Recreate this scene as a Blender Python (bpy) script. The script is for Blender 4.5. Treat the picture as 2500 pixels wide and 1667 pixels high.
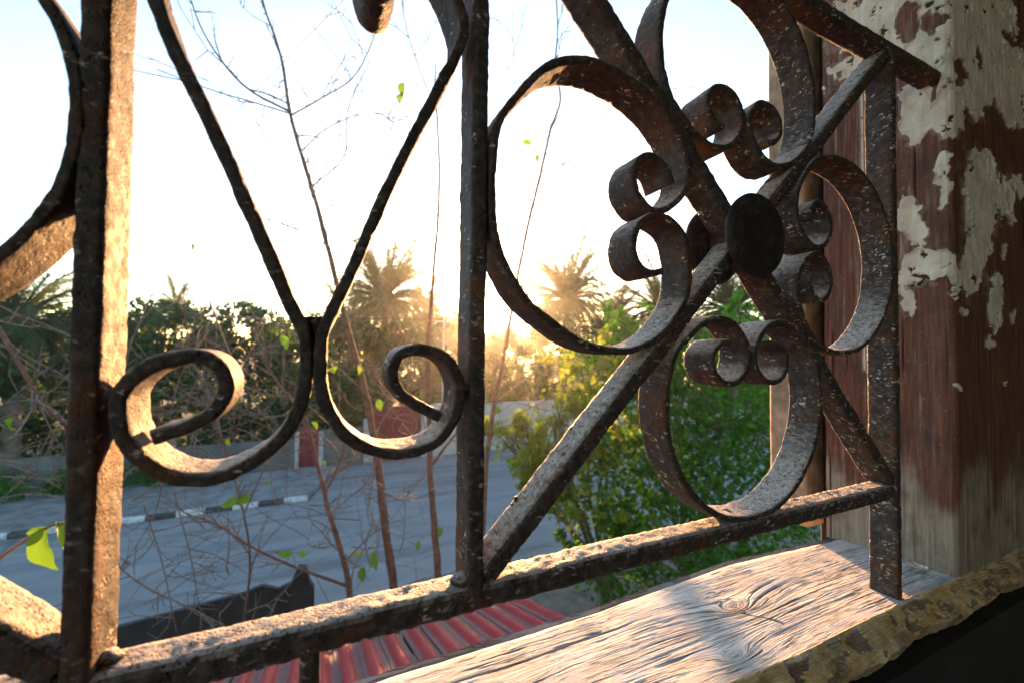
import bpy, math, random
import numpy as np
from mathutils import Vector, Matrix
random.seed(7); RNG = np.random.default_rng(11)
for o in list(bpy.data.objects): bpy.data.objects.remove(o, do_unlink=True)
S = bpy.context.scene
COL = S.collection
R = math.radians

# ------------------------------------------------------------------ camera
U = 0.25            # one grille unit in metres (camera to grille plane)
CZ = 5.0            # camera height above the road
CX = np.array([0.9102986, -0.41386177, 0.00865476])     # camera right  (world: X along wall, Y outdoors, Z up)
CD = np.array([0.01745453, 0.01748582, -0.99969475])    # camera down
CF = np.array([0.4135841, 0.91017179, 0.02314108])      # camera forward
cam = bpy.data.cameras.new('camera'); cam.sensor_width = 36; cam.lens = 14.4
cam.clip_start = 0.01; cam.clip_end = 5000
cam.dof.use_dof = True; cam.dof.focus_distance = 0.42; cam.dof.aperture_fstop = 6.5
co = bpy.data.objects.new('camera', cam); COL.objects.link(co)
co.matrix_world = Matrix(((CX[0], -CD[0], -CF[0], 0), (CX[1], -CD[1], -CF[1], 0), (CX[2], -CD[2], -CF[2], CZ), (0, 0, 0, 1)))
S.camera = co

# ------------------------------------------------------------------ sky, sun, exposure
SUN_AZ, SUN_EL = 21.6, 6.4
sd = Vector((math.sin(R(SUN_AZ)) * math.cos(R(SUN_EL)), math.cos(R(SUN_AZ)) * math.cos(R(SUN_EL)), math.sin(R(SUN_EL))))
W = bpy.data.worlds.new('World'); S.world = W; W.use_nodes = True
nt = W.node_tree; nt.nodes.clear()
sky = nt.nodes.new('ShaderNodeTexSky'); sky.sky_type = 'NISHITA'; sky.sun_disc = False
sky.sun_elevation = R(SUN_EL); sky.sun_rotation = R(SUN_AZ); sky.air_density = 1.0; sky.dust_density = 0.9; sky.ozone_density = 1.6
bg = nt.nodes.new('ShaderNodeBackground'); bg.inputs[1].default_value = 0.15
tc = nt.nodes.new('ShaderNodeTexCoord')
dot = nt.nodes.new('ShaderNodeVectorMath'); dot.operation = 'DOT_PRODUCT'; dot.inputs[1].default_value = sd
nt.links.new(tc.outputs['Generated'], dot.inputs[0])
def wmath(op, a, b):
    n = nt.nodes.new('ShaderNodeMath'); n.operation = op
    for i, v in enumerate((a, b)):
        if isinstance(v, (int, float)): n.inputs[i].default_value = v
        else: nt.links.new(v, n.inputs[i])
    return n.outputs[0]
dd = wmath('MAXIMUM', dot.outputs['Value'], 0.0)
disc = wmath('MULTIPLY', wmath('POWER', dd, 14000.0), 150.0)         # the sun's own disc and its aureole in the sky
aur = wmath('MULTIPLY', wmath('POWER', dd, 1600.0), 5.0)
bg2 = nt.nodes.new('ShaderNodeBackground'); bg2.inputs[0].default_value = (1.0, 0.80, 0.46, 1)
nt.links.new(wmath('ADD', disc, aur), bg2.inputs[1])
add = nt.nodes.new('ShaderNodeAddShader'); wo = nt.nodes.new('ShaderNodeOutputWorld')
nt.links.new(sky.outputs[0], bg.inputs[0]); nt.links.new(bg.outputs[0], add.inputs[0]); nt.links.new(bg2.outputs[0], add.inputs[1])
nt.links.new(add.outputs[0], wo.inputs[0])
sl = bpy.data.lights.new('sun', 'SUN'); sl.energy = 5.0; sl.angle = R(0.5); sl.color = (1.0, 0.50, 0.19)
so = bpy.data.objects.new('sun', sl); COL.objects.link(so); so.rotation_euler = sd.to_track_quat('Z', 'Y').to_euler()
S.view_settings.view_transform = 'Standard'; S.view_settings.look = 'None'; S.view_settings.gamma = 1.0
S.view_settings.use_curve_mapping = False; S.view_settings.exposure = 2.45
S.render.engine = 'CYCLES'
S.cycles.volume_bounces = 0; S.cycles.max_bounces = 8; S.cycles.transparent_max_bounces = 8

# ------------------------------------------------------------------ helpers
def tag(o, label=None, cat=None, group=None, kind=None):
    if label: o['label'] = label
    if cat: o['category'] = cat
    if group: o['group'] = group
    if kind: o['kind'] = kind
    return o
def empty(name, loc=(0, 0, 0)):
    o = bpy.data.objects.new(name, None); o.location = loc; o.empty_display_size = 0.1; COL.objects.link(o); return o
def link(name, me, mat=None, parent=None, loc=None):
    o = bpy.data.objects.new(name, me); COL.objects.link(o)
    if mat and not me.materials: me.materials.append(mat)
    if parent is not None:
        o.parent = parent; o.matrix_parent_inverse = Matrix.Translation(-Vector(parent.location))
    if loc is not None: o.location = loc
    return o
def mesh_np(name, V, Q, smooth=True, attrs=None):
    """V (n,3) vertices, Q (m,k) faces of one size (or a list of such arrays)"""
    me = bpy.data.meshes.new(name)
    Qs = Q if isinstance(Q, list) else [Q]
    Qs = [np.asarray(q, dtype=np.int32) for q in Qs if len(q)]
    me.vertices.add(len(V)); me.vertices.foreach_set('co', np.asarray(V, dtype=np.float32).ravel())
    nl = sum(q.size for q in Qs); nf = sum(len(q) for q in Qs)
    me.loops.add(nl); me.polygons.add(nf)
    me.loops.foreach_set('vertex_index', np.concatenate([q.ravel() for q in Qs]))
    tot = np.concatenate([np.full(len(q), q.shape[1], np.int32) for q in Qs])
    st = np.concatenate([[0], np.cumsum(tot)[:-1]]).astype(np.int32)
    me.polygons.foreach_set('loop_start', st); me.polygons.foreach_set('loop_total', tot)
    me.polygons.foreach_set('use_smooth', np.full(nf, smooth))
    me.update(calc_edges=True); me.validate()
    for k, a in (attrs or {}).items():
        at = me.attributes.new(k, 'FLOAT', 'POINT'); at.data.foreach_set('value', np.asarray(a, dtype=np.float32).ravel())
    return me
def hash3(i, j, k, seed):
    h = (i.astype(np.int64) * 374761393 + j.astype(np.int64) * 668265263 + k.astype(np.int64) * 2147483647 + seed * 974634777) & 0xFFFFFFFF
    h = ((h ^ (h >> 13)) * 1274126177) & 0xFFFFFFFF
    h = ((h ^ (h >> 16)) * 2246822519) & 0xFFFFFFFF
    return ((h ^ (h >> 15)) & 0xFFFFFF) / float(0xFFFFFF)
def noise3(P, seed=0):
    P = np.asarray(P, dtype=np.float64); I = np.floor(P).astype(np.int64); f = P - I; f = f * f * (3 - 2 * f)
    x, y, z = I[..., 0], I[..., 1], I[..., 2]; fx, fy, fz = f[..., 0], f[..., 1], f[..., 2]
    def L(a, b, t): return a + (b - a) * t
    c = [[[hash3(x + a, y + b, z + d, seed) for d in (0, 1)] for b in (0, 1)] for a in (0, 1)]
    return L(L(L(c[0][0][0], c[1][0][0], fx), L(c[0][1][0], c[1][1][0], fx), fy), L(L(c[0][0][1], c[1][0][1], fx), L(c[0][1][1], c[1][1][1], fx), fy), fz) * 2 - 1
def fbm(P, o=4, seed=0):
    r = 0; a = 1; s = 0
    P = np.asarray(P, dtype=np.float64)
    for k in range(o):
        r = r + a * noise3(P * (2 ** k) + 17.3 * k, seed + k); s += a; a *= .5
    return r / s
def p2(a, b, c=0.0): return np.stack([a, b, np.zeros_like(a) + c], -1)
def sm(x, a, b): t = np.clip((x - a) / (b - a), 0, 1); return t * t * (3 - 2 * t)
def at(px, py, Y):
    """world point seen at photo position (px, py) (2352 wide) that stands at distance Y out from the wall plane of the camera"""
    s = 2500 / 2352.
    d = CX * (px * s - 1250) + CD * (py * s - 833.5) + CF * 1000.
    t = Y / d[1]; return Vector((d[0] * t, Y, CZ + d[2] * t))
def azel(az, el, dist):
    return Vector((dist * math.sin(R(az)), dist * math.cos(R(az)), CZ + dist * math.tan(R(el))))
def G(u, d, v): return np.stack([U * u, U * (1 + d), CZ + U * v], -1)      # grille coordinates to metres

class Mat:
    def __init__(s, name, rough=.7, spec=.4):
        s.m = bpy.data.materials.new(name); s.m.use_nodes = True; s.t = s.m.node_tree; s.b = s.t.nodes['Principled BSDF']
        s.b.inputs['Roughness'].default_value = rough; s.b.inputs['Specular IOR Level'].default_value = spec
        s.out = s.t.nodes['Material Output']
    def n(s, typ, **kw):
        nd = s.t.nodes.new(typ)
        for k, v in kw.items(): setattr(nd, k, v)
        return nd
    def put(s, sock, v):
        if hasattr(v, 'is_output') or isinstance(v, bpy.types.NodeSocket): s.t.links.new(v, sock)
        else: sock.default_value = v
    def pos(s): return s.n('ShaderNodeNewGeometry').outputs['Position']
    def obj(s): return s.n('ShaderNodeTexCoord').outputs['Object']
    def scale(s, v, sc, loc=(0, 0, 0)):
        m = s.n('ShaderNodeMapping'); s.put(m.inputs[0], v); m.inputs['Scale'].default_value = sc; m.inputs['Location'].default_value = loc; return m.outputs[0]
    def noise(s, v, sc, det=4, rough=.55, dist=0.):
        m = s.n('ShaderNodeTexNoise'); s.put(m.inputs['Vector'], v); m.inputs['Scale'].default_value = sc; m.inputs['Detail'].default_value = det
        m.inputs['Roughness'].default_value = rough; m.inputs['Distortion'].default_value = dist; return m.outputs[0]
    def vor(s, v, sc, out='Distance', rnd=1.):
        m = s.n('ShaderNodeTexVoronoi'); s.put(m.inputs['Vector'], v); m.inputs['Scale'].default_value = sc; m.inputs['Randomness'].default_value = rnd; return m.outputs[out]
    def ramp(s, f, stops):
        m = s.n('ShaderNodeValToRGB'); s.put(m.inputs[0], f); e = m.color_ramp.elements
        while len(e) < len(stops): e.new(.5)
        for q, (p, c) in zip(e, stops): q.position = p; q.color = (*c, 1) if len(c) == 3 else c
        return m.outputs[0]
    def mr(s, f, a, b, c=0., d=1.):
        m = s.n('ShaderNodeMapRange'); s.put(m.inputs[0], f)
        for i, v in enumerate((a, b, c, d)): m.inputs[i + 1].default_value = v
        return m.outputs[0]
    def math(s, op, a, b=0.):
        m = s.n('ShaderNodeMath', operation=op); s.put(m.inputs[0], a); s.put(m.inputs[1], b); return m.outputs[0]
    def mix(s, f, a, b, typ='MIX'):
        m = s.n('ShaderNodeMix', data_type='RGBA', blend_type=typ); s.put(m.inputs[0], f)
        s.put(m.inputs[6], (*a, 1) if isinstance(a, tuple) else a); s.put(m.inputs[7], (*b, 1) if isinstance(b, tuple) else b); return m.outputs[2]
    def attr(s, n): return s.n('ShaderNodeAttribute', attribute_name=n).outputs['Fac']
    def color(s, c): s.put(s.b.inputs['Base Color'], (*c, 1) if isinstance(c, tuple) else c); return s
    def rough(s, r): s.put(s.b.inputs['Roughness'], r); return s
    def bump(s, h, st=.5, dist=.01):
        m = s.n('ShaderNodeBump'); s.put(m.inputs['Height'], h); m.inputs['Strength'].default_value = st; m.inputs['Distance'].default_value = dist
        s.put(s.b.inputs['Normal'], m.outputs[0]); return s
    def translucent(s, c, f=.45):
        tr = s.n('ShaderNodeBsdfTranslucent'); s.put(tr.inputs[0], (*c, 1) if isinstance(c, tuple) else c)
        mx = s.n('ShaderNodeMixShader'); mx.inputs[0].default_value = f
        s.t.links.new(s.b.outputs[0], mx.inputs[1]); s.t.links.new(tr.outputs[0], mx.inputs[2]); s.t.links.new(mx.outputs[0], s.out.inputs[0]); return s

def simple(name, c, rough=.8, var=.35, sc=6., bump=.0):
    m = Mat(name, rough); p = m.pos(); n = m.noise(p, sc, 6)
    lo = tuple(x * (1 - var) for x in c); hi = tuple(min(1, x * (1 + var)) for x in c)
    m.color(m.ramp(n, [(.3, lo), (.7, hi)]))
    if bump: m.bump(n, .6, bump)
    return m.m

# ------------------------------------------------------------------ materials
def iron_mat():
    m = Mat('rusted_painted_iron', .7, .22); p = m.pos()
    n1 = m.noise(p, 30, 6, .6); n2 = m.noise(p, 140, 5, .6); n3 = m.noise(p, 700, 3, .6)
    base = m.ramp(n2, [(.25, (.015, .012, .011)), (.5, (.050, .040, .035)), (.75, (.125, .104, .090))])
    rust = m.ramp(n3, [(.3, (.055, .018, .009)), (.7, (.17, .065, .026))])
    c = m.mix(m.mr(n1, .55, .72), base, rust)
    # pale chips where the top coat has flaked, in short slanting scratches
    pv = m.scale(p, (170, 230, 400)); w = m.noise(pv, 1.0, 2, .5, .6)
    pv2 = m.scale(p, (60, 60, 80)); w2 = m.noise(pv2, 1.0, 3, .55, .3)
    sx = m.n('ShaderNodeSeparateXYZ'); m.put(sx.inputs[0], p); w2 = m.math('ADD', w2, m.mr(sx.outputs[0], .18, .50, 0., .05)); w = m.math('ADD', w, m.mr(sx.outputs[0], .18, .50, 0., .015))      # more splashed paint towards the jamb
    chip = m.math('MULTIPLY', m.mr(w, .61, .65), m.math('MULTIPLY', m.mr(w2, .52, .58), m.mr(m.noise(p, 34, 3, .5), .40, .56)))
    c = m.mix(chip, c, (.56, .48, .40))
    # paler colour mixed in on the upward faces, broken up by noise
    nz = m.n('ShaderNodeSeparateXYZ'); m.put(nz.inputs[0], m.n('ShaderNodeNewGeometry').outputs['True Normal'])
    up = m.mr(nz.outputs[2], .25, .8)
    pale_up = m.math('MULTIPLY', up, m.mr(m.noise(p, 260, 5, .7), .30, .50))
    c = m.mix(pale_up, c, m.ramp(n2, [(.3, (.34, .29, .25)), (.7, (.54, .47, .42))]))
    pit2 = m.math('MULTIPLY', m.math('MULTIPLY', m.mr(m.vor(p, 430), .12, .36, 1., 0.), up), m.mr(m.noise(p, 150, 3), .40, .50)); c = m.mix(pit2, c, (.085, .058, .044))
    pit = m.vor(p, 330); pitm = m.math('MULTIPLY', m.mr(pit, .02, .34, 1., 0.), m.mr(m.noise(p, 90, 3), .48, .60))
    c = m.mix(pitm, c, (.045, .022, .014))
    m.color(c); m.rough(m.mr(n2, .3, .7, .55, .85))
    h = m.math('ADD', m.math('MULTIPLY', m.math('SUBTRACT', n2, m.math('MULTIPLY', pit2, .9)), .5), m.math('MULTIPLY', n3, .25))
    h = m.math('SUBTRACT', h, m.math('MULTIPLY', pitm, .5)); h = m.math('ADD', h, m.math('MULTIPLY', chip, .15))
    streak = m.math('MULTIPLY', m.mr(m.noise(m.scale(p, (38, 38, 5)), 1., 5, .65), .56, .70), .4)      # rust runs
    return iron_end(m, c, streak, h)
def iron_end(m, c, streak, h):
    m.color(m.mix(streak, c, (.14, .050, .022))); m.bump(h, 1., .0024); return m.m
def black_iron():
    m = Mat('black_cast_iron', .6, .3); p = m.pos(); n = m.noise(p, 120, 5, .6); n2 = m.noise(p, 600, 3)
    c = m.ramp(n, [(.3, (.010, .008, .008)), (.7, (.026, .021, .019))]); c = m.mix(m.mr(n, .58, .66, 0., .8), c, (.075, .036, .020)); c = m.mix(m.mr(n2, .66, .70, 0., .8), c, (.25, .20, .16))
    m.color(c); m.bump(n, .9, .002); return m.m
def sill_mat():
    m = Mat('weathered_grey_wood', .8, .25); p = m.pos()
    g = m.attr('grain'); k = m.attr('crack'); kn = m.attr('knot'); pt = m.attr('paint')
    n = m.noise(p, 18, 5); sx = m.n('ShaderNodeSeparateXYZ'); m.put(sx.inputs[0], p); cb = m.n('ShaderNodeCombineXYZ'); m.put(cb.inputs[0], m.math('MULTIPLY', m.attr('psi'), 330.)); m.put(cb.inputs[1], m.math('MULTIPLY', sx.outputs[0], 26.)); f = m.noise(cb.outputs[0], 1., 4, .65)
    c = m.ramp(g, [(.1, (.54, .51, .485)), (.45, (.69, .665, .64)), (.9, (.78, .755, .73))])
    c = m.mix(m.mr(n, .35, .7, 0., .4), c, (.62, .54, .46), 'MIX')
    c = m.mix(m.mr(f, .50, .72, 0., .4), c, (.28, .24, .205))
    def lines(sc, al, lo, hi, seed):
        cb = m.n('ShaderNodeCombineXYZ'); m.put(cb.inputs[0], m.math('MULTIPLY', m.attr('psi'), sc)); m.put(cb.inputs[1], m.math('MULTIPLY', sx.outputs[0], al)); cb.inputs[2].default_value = seed
        n_ = m.noise(cb.outputs[0], 1., 2, .5); return m.math('MULTIPLY', m.mr(m.math('ABSOLUTE', m.math('SUBTRACT', n_, .5)), lo, hi, 1., 0.), m.mr(m.noise(m.scale(p, (16, 50, 50), (seed, 0, 0)), 1., 3), .42, .56))
    li = m.math('MAXIMUM', lines(62., 7., .010, .034, 3.), m.math('MULTIPLY', lines(130., 12., .014, .05, 9.), .65))
    c = m.mix(m.math('MULTIPLY', li, .5), c, (.15, .12, .10))
    c = m.mix(kn, c, (.40, .29, .20))
    c = m.mix(m.mr(k, .2, 1., 0., .55), c, (.09, .068, .055))
    c = m.mix(m.attr('front'), c, m.ramp(m.noise(p, 45, 5, .6), [(.3, (.10, .070, .045)), (.7, (.34, .26, .18))]))
    pc = m.ramp(m.noise(p, 70, 6, .65), [(.25, (.34, .19, .06)), (.45, (.62, .41, .16)), (.75, (.74, .60, .36))])
    c = m.mix(m.math('MULTIPLY', pt, m.mr(m.noise(p, 26, 5, .6), .36, .52, .25, 1.)), c, pc)
    m.color(c); m.bump(m.math('SUBTRACT', m.math('SUBTRACT', m.math('MULTIPLY', g, .3), m.math('MULTIPLY', f, .5)), li), .8, .0018); return m.m
def jamb_mat():
    m = Mat('peeling_painted_wood', .62, .4); p = m.pos()
    pa = m.attr('paint'); bare = m.attr('bare'); cr = m.attr('crack')
    fib = m.noise(m.scale(p, (220, 220, 14)), 1., 5, .6); n = m.noise(p, 40, 5, .6)
    var = m.ramp(fib, [(.25, (.040, .016, .010)), (.5, (.125, .043, .023)), (.8, (.24, .10, .056))])
    bw = m.ramp(fib, [(.2, (.13, .10, .075)), (.5, (.27, .22, .17)), (.8, (.40, .34, .27))])
    c = m.mix(bare, var, bw)
    cream = m.ramp(n, [(.3, (.46, .40, .31)), (.55, (.64, .58, .47)), (.8, (.74, .69, .58))])
    c = m.mix(m.math('MULTIPLY', m.attr('primer'), .7), c, m.ramp(fib, [(.3, (.13, .075, .05)), (.7, (.30, .24, .185))]))
    c = m.mix(m.mr(m.noise(p, 260, 4, .7), .60, .70, 0., .55), c, (.33, .24, .17)); c = m.mix(m.mr(m.noise(p, 22, 5, .6), .50, .72, 0., .65), c, (.035, .020, .015))
    c = m.mix(pa, c, cream); c = m.mix(m.mr(cr, .3, .9), c, (.03, .02, .015))
    m.color(c); m.bump(m.math('ADD', fib, m.math('MULTIPLY', n, .5)), .5, .0012); return m.m
def leaf_mat(name, cols, tr, f=.45):
    m = Mat(name, .6, .18); v = m.attr('var')
    c = m.ramp(v, [(0., cols[0]), (.5, cols[1]), (1., cols[2])]); m.color(c)
    t = m.ramp(v, [(0., tuple(x * .6 for x in tr)), (1., tr)]); m.translucent(t, f); return m.m
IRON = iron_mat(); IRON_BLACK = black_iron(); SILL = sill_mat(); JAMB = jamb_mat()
WOODOUT = simple('bleached_outer_wood', (.33, .245, .165), .8, .45, 40., .002)
PLASTER = simple('room_plaster', (.36, .33, .28), .9, .15, 3.)
FLOORM = simple('room_floor_tiles', (.20, .16, .13), .6, .2, 4.)
BARK = simple('reddish_bark', (.115, .062, .042), .85, .5, 14., .01)
TWIG = simple('grey_twig', (.15, .115, .095), .85, .4, 20.)
PALMT = simple('palm_trunk', (.14, .11, .08), .9, .4, 8., .03)
LEAF_DARK = leaf_mat('dark_tree_leaves', ((.014, .044, .024), (.028, .078, .036), (.065, .125, .040)), (.10, .20, .04), .35)
LEAF_PALM = leaf_mat('palm_leaves', ((.025, .045, .022), (.05, .08, .035), (.10, .12, .05)), (.18, .20, .06), .35)
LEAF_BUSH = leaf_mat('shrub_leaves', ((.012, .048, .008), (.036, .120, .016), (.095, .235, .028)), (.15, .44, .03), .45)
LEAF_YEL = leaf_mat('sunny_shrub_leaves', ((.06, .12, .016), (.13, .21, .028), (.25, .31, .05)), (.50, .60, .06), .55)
LEAF_ONE = leaf_mat('young_leaf', ((.05, .15, .015), (.11, .27, .025), (.42, .34, .03)), (.20, .40, .035), .38)

# ------------------------------------------------------------------ the room and the house wall
def box_me(name, x0, x1, y0, y1, z0, z1):
    V = np.array([(x, y, z) for x in (x0, x1) for y in (y0, y1) for z in (z0, z1)])
    Q = np.array([(0, 1, 3, 2), (4, 6, 7, 5), (0, 4, 5, 1), (2, 3, 7, 6), (0, 2, 6, 4), (1, 5, 7, 3)])
    return mesh_np(name, V, Q, False)
def struct(name, me, mat, parent=None):
    o = link(name, me, mat, parent)
    if parent is None: o['kind'] = 'structure'
    return o
YI, YO = U * .885, U * 1.50           # inner and outer face of the house wall
XL, XR = -U * 4.35, U * 4.35         # opening in the masonry that holds the wooden frame
ZS, ZH = CZ - U * 1.30, CZ + U * 3.6
FZ = CZ - 1.35; RX = -1.75; TOP = FZ + 3.1
struct('room_floor', box_me('room_floor', RX, 2.6, -3.6, YI, FZ - .2, FZ), FLOORM)
struct('room_ceiling', box_me('room_ceiling', RX, 2.6, -3.6, YI, FZ + 2.9, TOP), PLASTER)
struct('wall_back', box_me('wall_back', RX, 2.6, -3.75, -3.6, FZ - .2, TOP), PLASTER)
struct('wall_right', box_me('wall_right', 2.6, 2.8, -3.75, YO, FZ - .2, TOP), PLASTER)
# added opening in the unseen left wall, lets sky light fill the casing
struct('wall_left', box_me('wall_left', RX - .2, RX, -3.75, -3.3, FZ - .2, TOP), PLASTER)
struct('wall_left_beside_fill_opening', box_me('wall_left_beside_fill_opening', RX - .2, RX, -.12, YO, FZ - .2, TOP), PLASTER)
struct('wall_left_above_fill_opening', box_me('wall_left_above_fill_opening', RX - .2, RX, -3.3, -.12, FZ + 2.75, TOP), PLASTER)
struct('wall_left_below_fill_opening', box_me('wall_left_below_fill_opening', RX - .2, RX, -3.3, -.12, FZ - .2, FZ + .6), PLASTER)
struct('wall_front_left', box_me('wall_front_left', RX, XL, YI, YO, FZ - .2, TOP), PLASTER)
struct('wall_front_right', box_me('wall_front_right', XR, 2.6, YI, YO, FZ - .2, TOP), PLASTER)
struct('wall_front_lintel', box_me('wall_front_lintel', XL, XR, YI, YO, ZH, TOP), PLASTER)
struct('wall_front_apron', box_me('wall_front_apron', XL, XR, YI, YO, FZ - .2, ZS), simple('shade_dark_apron', (.018, .015, .014), .8, .5, 12., .004))  # near-black colour paints in the darkness below the sill
struct('wall_front_right_reveal', box_me('wall_front_right_reveal', U * 3.21, XR, U * .99, U * 1.63, ZS, ZH), PLASTER)
struct('wall_front_left_reveal', box_me('wall_front_left_reveal', XL, U * -3.11, U * .99, U * 1.52, ZS, ZH), PLASTER)
struct('wall_lower_storey', box_me('wall_lower_storey', RX - .2, 2.8, YO - .3, YO, -.3, FZ - .2), PLASTER)

# ------------------------------------------------------------------ window frame
frame = empty('window_frame', (0, YI, ZS))
tag(frame, 'old wooden window frame with bleached grey sill and peeling cream painted jamb', 'window frame')
def grid_mesh(name, P, attrs):
    ny, nx = P.shape[:2]; idx = np.arange(ny * nx).reshape(ny, nx)
    Q = np.stack([idx[:-1, :-1], idx[:-1, 1:], idx[1:, 1:], idx[1:, :-1]], -1).reshape(-1, 4)
    return mesh_np(name, P.reshape(-1, 3), Q, True, {k: a.reshape(-1) for k, a in attrs.items()})
def make_sill():
    nu, nd = 1000, 430
    us = np.concatenate([np.linspace(-4.3, .0, 120)[:-1], np.linspace(0., 2.98, nu)[:-1], np.linspace(2.98, 4.3, 160)]); nu = len(us)
    # profile across: t 0..1 : underside outer -> outer lip -> top -> chamfer -> under
    t = np.concatenate([np.linspace(0, .12, 14)[:-1], np.linspace(.12, .88, nd - 60)[:-1], np.linspace(.88, 1, 61)])
    T, UU = np.meshgrid(t, us, indexing='ij')
    dout = .535 + .035 * fbm(p2(UU * 2.2, 0 * UU), 4, 3) + .05 * np.exp(-((UU - 1.9) / .55) ** 2) - .02
    din = -.022 + .012 * fbm(p2(UU * 4, 0 * UU + 5.), 4, 5)
    k = np.clip((T - .12) / .76, 0, 1)
    D = dout + (din - dout) * k
    V = np.full_like(D, -1.128)
    a = np.clip((.12 - T) / .12, 0, 1); D = np.where(T < .12, dout + .02 * np.sin(a * math.pi), D); V = V - .16 * a - .02 * (T < .12) * a
    V = V - .03 * np.exp(-((D - dout) / .035) ** 2) * (T >= .12)             # rounded worn outer lip
    c = np.clip((T - .88) / .12, 0, 1)
    cw = .085 * np.clip(c / .72, 0, 1); cv = .078 * np.clip(c / .72, 0, 1)
    under = np.clip((c - .72) / .28, 0, 1)
    jag = .020 * fbm(p2(UU * 9, 0 * UU + 2.), 5, 8) * np.clip(c / .72, 0, 1)
    D = np.where(T > .88, din - cw - jag + .05 * under, D); V = np.where(T > .88, -1.128 - cv - jag * .6 - .09 * under, V)
    # grain field
    knots = [(1.675, .263, .16, .060, .17), (1.413, .066, .13, .042, .12), (1.051, .404, .03, .016, .03), (2.30, .42, .03, .012, .02), (.55, .25, .10, .04, .08), (-1.2, .2, .18, .06, .15)]
    psi = D + .020 * fbm(p2(UU * 1.3, D * 3), 3, 21) + .012 * UU * .5
    kn = np.zeros_like(D)
    for (ku, kd, ra, rb, h) in knots:
        q = ((UU - ku) / ra) ** 2 + ((D - kd) / rb) ** 2
        psi = psi + h * .30 * np.exp(-q * .5)
        q2 = ((UU - ku) / (ra * .52)) ** 2 + ((D - kd) / (rb * .52)) ** 2; psi = psi + h * .36 * np.exp(-q2)
        kn = np.maximum(kn, np.maximum(np.exp(-q2 * 1.2) * .32, np.exp(-q2 * 22) * .8))
    wob = fbm(p2(UU * 6, D * 40), 3, 31) * .0035 + fbm(p2(UU * 30, D * 90), 2, 32) * .0012
    fine = noise3(p2((psi + wob) * 300, UU * 4.0), 41) * .6 + noise3(p2((psi + wob) * 140, UU * 2.2), 42) * .5
    g = np.clip(.5 + .55 * fine, 0, 1)
    ck = noise3(p2((psi + wob * 1.5) * 120, UU * 2.6), 51)
    ck2 = noise3(p2((psi + wob * 2) * 210, UU * 6.), 52)
    vis = sm(noise3(p2(UU * 2.2, D * 7), 53), -.25, .5)
    crack = np.clip(sm(ck, .62, .86) * vis + .7 * sm(ck2, .66, .9) * (1 - .4 * vis), 0, 1)
    # a long split by the outer edge and the tear next to the big knot
    sp = np.abs(D - (.372 + .014 * fbm(p2(UU * 3, 0 * UU), 3, 61))) ; crack = np.maximum(crack, sm(.007 - sp, 0, .005) * sm(1.25 - UU, 0, .2))
    tear = np.abs((UU - 1.72) + .9 * (D - .15) + .045 * fbm(p2(UU * 9, D * 26), 4, 62))
    crack = np.maximum(crack, sm(.009 - tear, 0, .006) * (np.abs(D - .165) < .06))
    top = (T > .12) * (T < .88)
    disp = .0024 * (g - .5) * (.4 + .6 * sm(fbm(p2(UU * 2.5, D * 9), 3, 72), -.3, .4)) - .004 * crack + .003 * fbm(p2(UU * 3, D * 8), 3, 71)
    # yellow flaking paint on the front chamfer, creeping on to the top in patches
    pm = sm(fbm(p2(UU * 7, T * 60), 5, 81) * .9 + np.where(T > .875, .75, -1.2 + 9. * (T - .78)), -.05, .05)
    pm = np.where(c > .75, pm * .6, pm)
    fl = sm(fbm(p2(UU * 16, c * 5), 5, 83), .14, .22) * (c > 0)
    pm = pm * (1 - .85 * fl)
    V = V + np.where(T <= .12, 0, disp * np.where(top, 1, .7)) + pm * .006
    D = D + np.where(T > .88, -pm * .005 + .012 * fbm(p2(UU * 14, c * 4), 4, 85), 0)
    crack = crack * (1 - pm) ; crack = np.maximum(crack, .7 * fl * (c > .05) * sm(fbm(p2(UU * 40, c * 9), 3, 88), .0, .3))
    return grid_mesh('sill', G(UU, D, V), dict(grain=g, crack=crack, knot=kn, paint=pm, psi=psi + wob, front=sm(c, .02, .12)))
link('sill', make_sill(), SILL, frame)['label'] = 'bleached grey sill plank with knots, open grain and yellow flaking edge'

BLOBS = [(.206, 1.95, .70, .36), (.46, 1.68, .66, .24), (.30, 1.42, .25, .12), (-.05, 1.60, .05, .08), (-.09, 1.31, .07, .15), (.05, 1.26, .11, .13), (.004, .93, .035, .18), (.42, .90, .34, .18), (.30, .60, .17, .25), (.23, .42, .10, .12),
         (-.12, .746, .05, .13), (-.06, .47, .12, .11), (-.15, .30, .03, .16), (.05, .36, .05, .08), (.53, .30, .09, .12), (.443, .067, .07, .04), (.156, .229, .05, .03), (.87, 1.01, .09, .07), (.75, 1.45, .2, .1), (.60, 1.55, .3, .1), (.75, .25, .04, .05), (.65, .62, .04, .04), (.06, -.12, .02, .02), (.62, -.15, .02, .02)]
HOLES = [(-.13, 1.82, .05, .10), (-.03, 1.75, .05, .08), (.36, 1.62, .05, .05), (.12, 1.52, .08, .06), (.55, 1.30, .16, .12), (.75, 1.85, .08, .05)]
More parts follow.
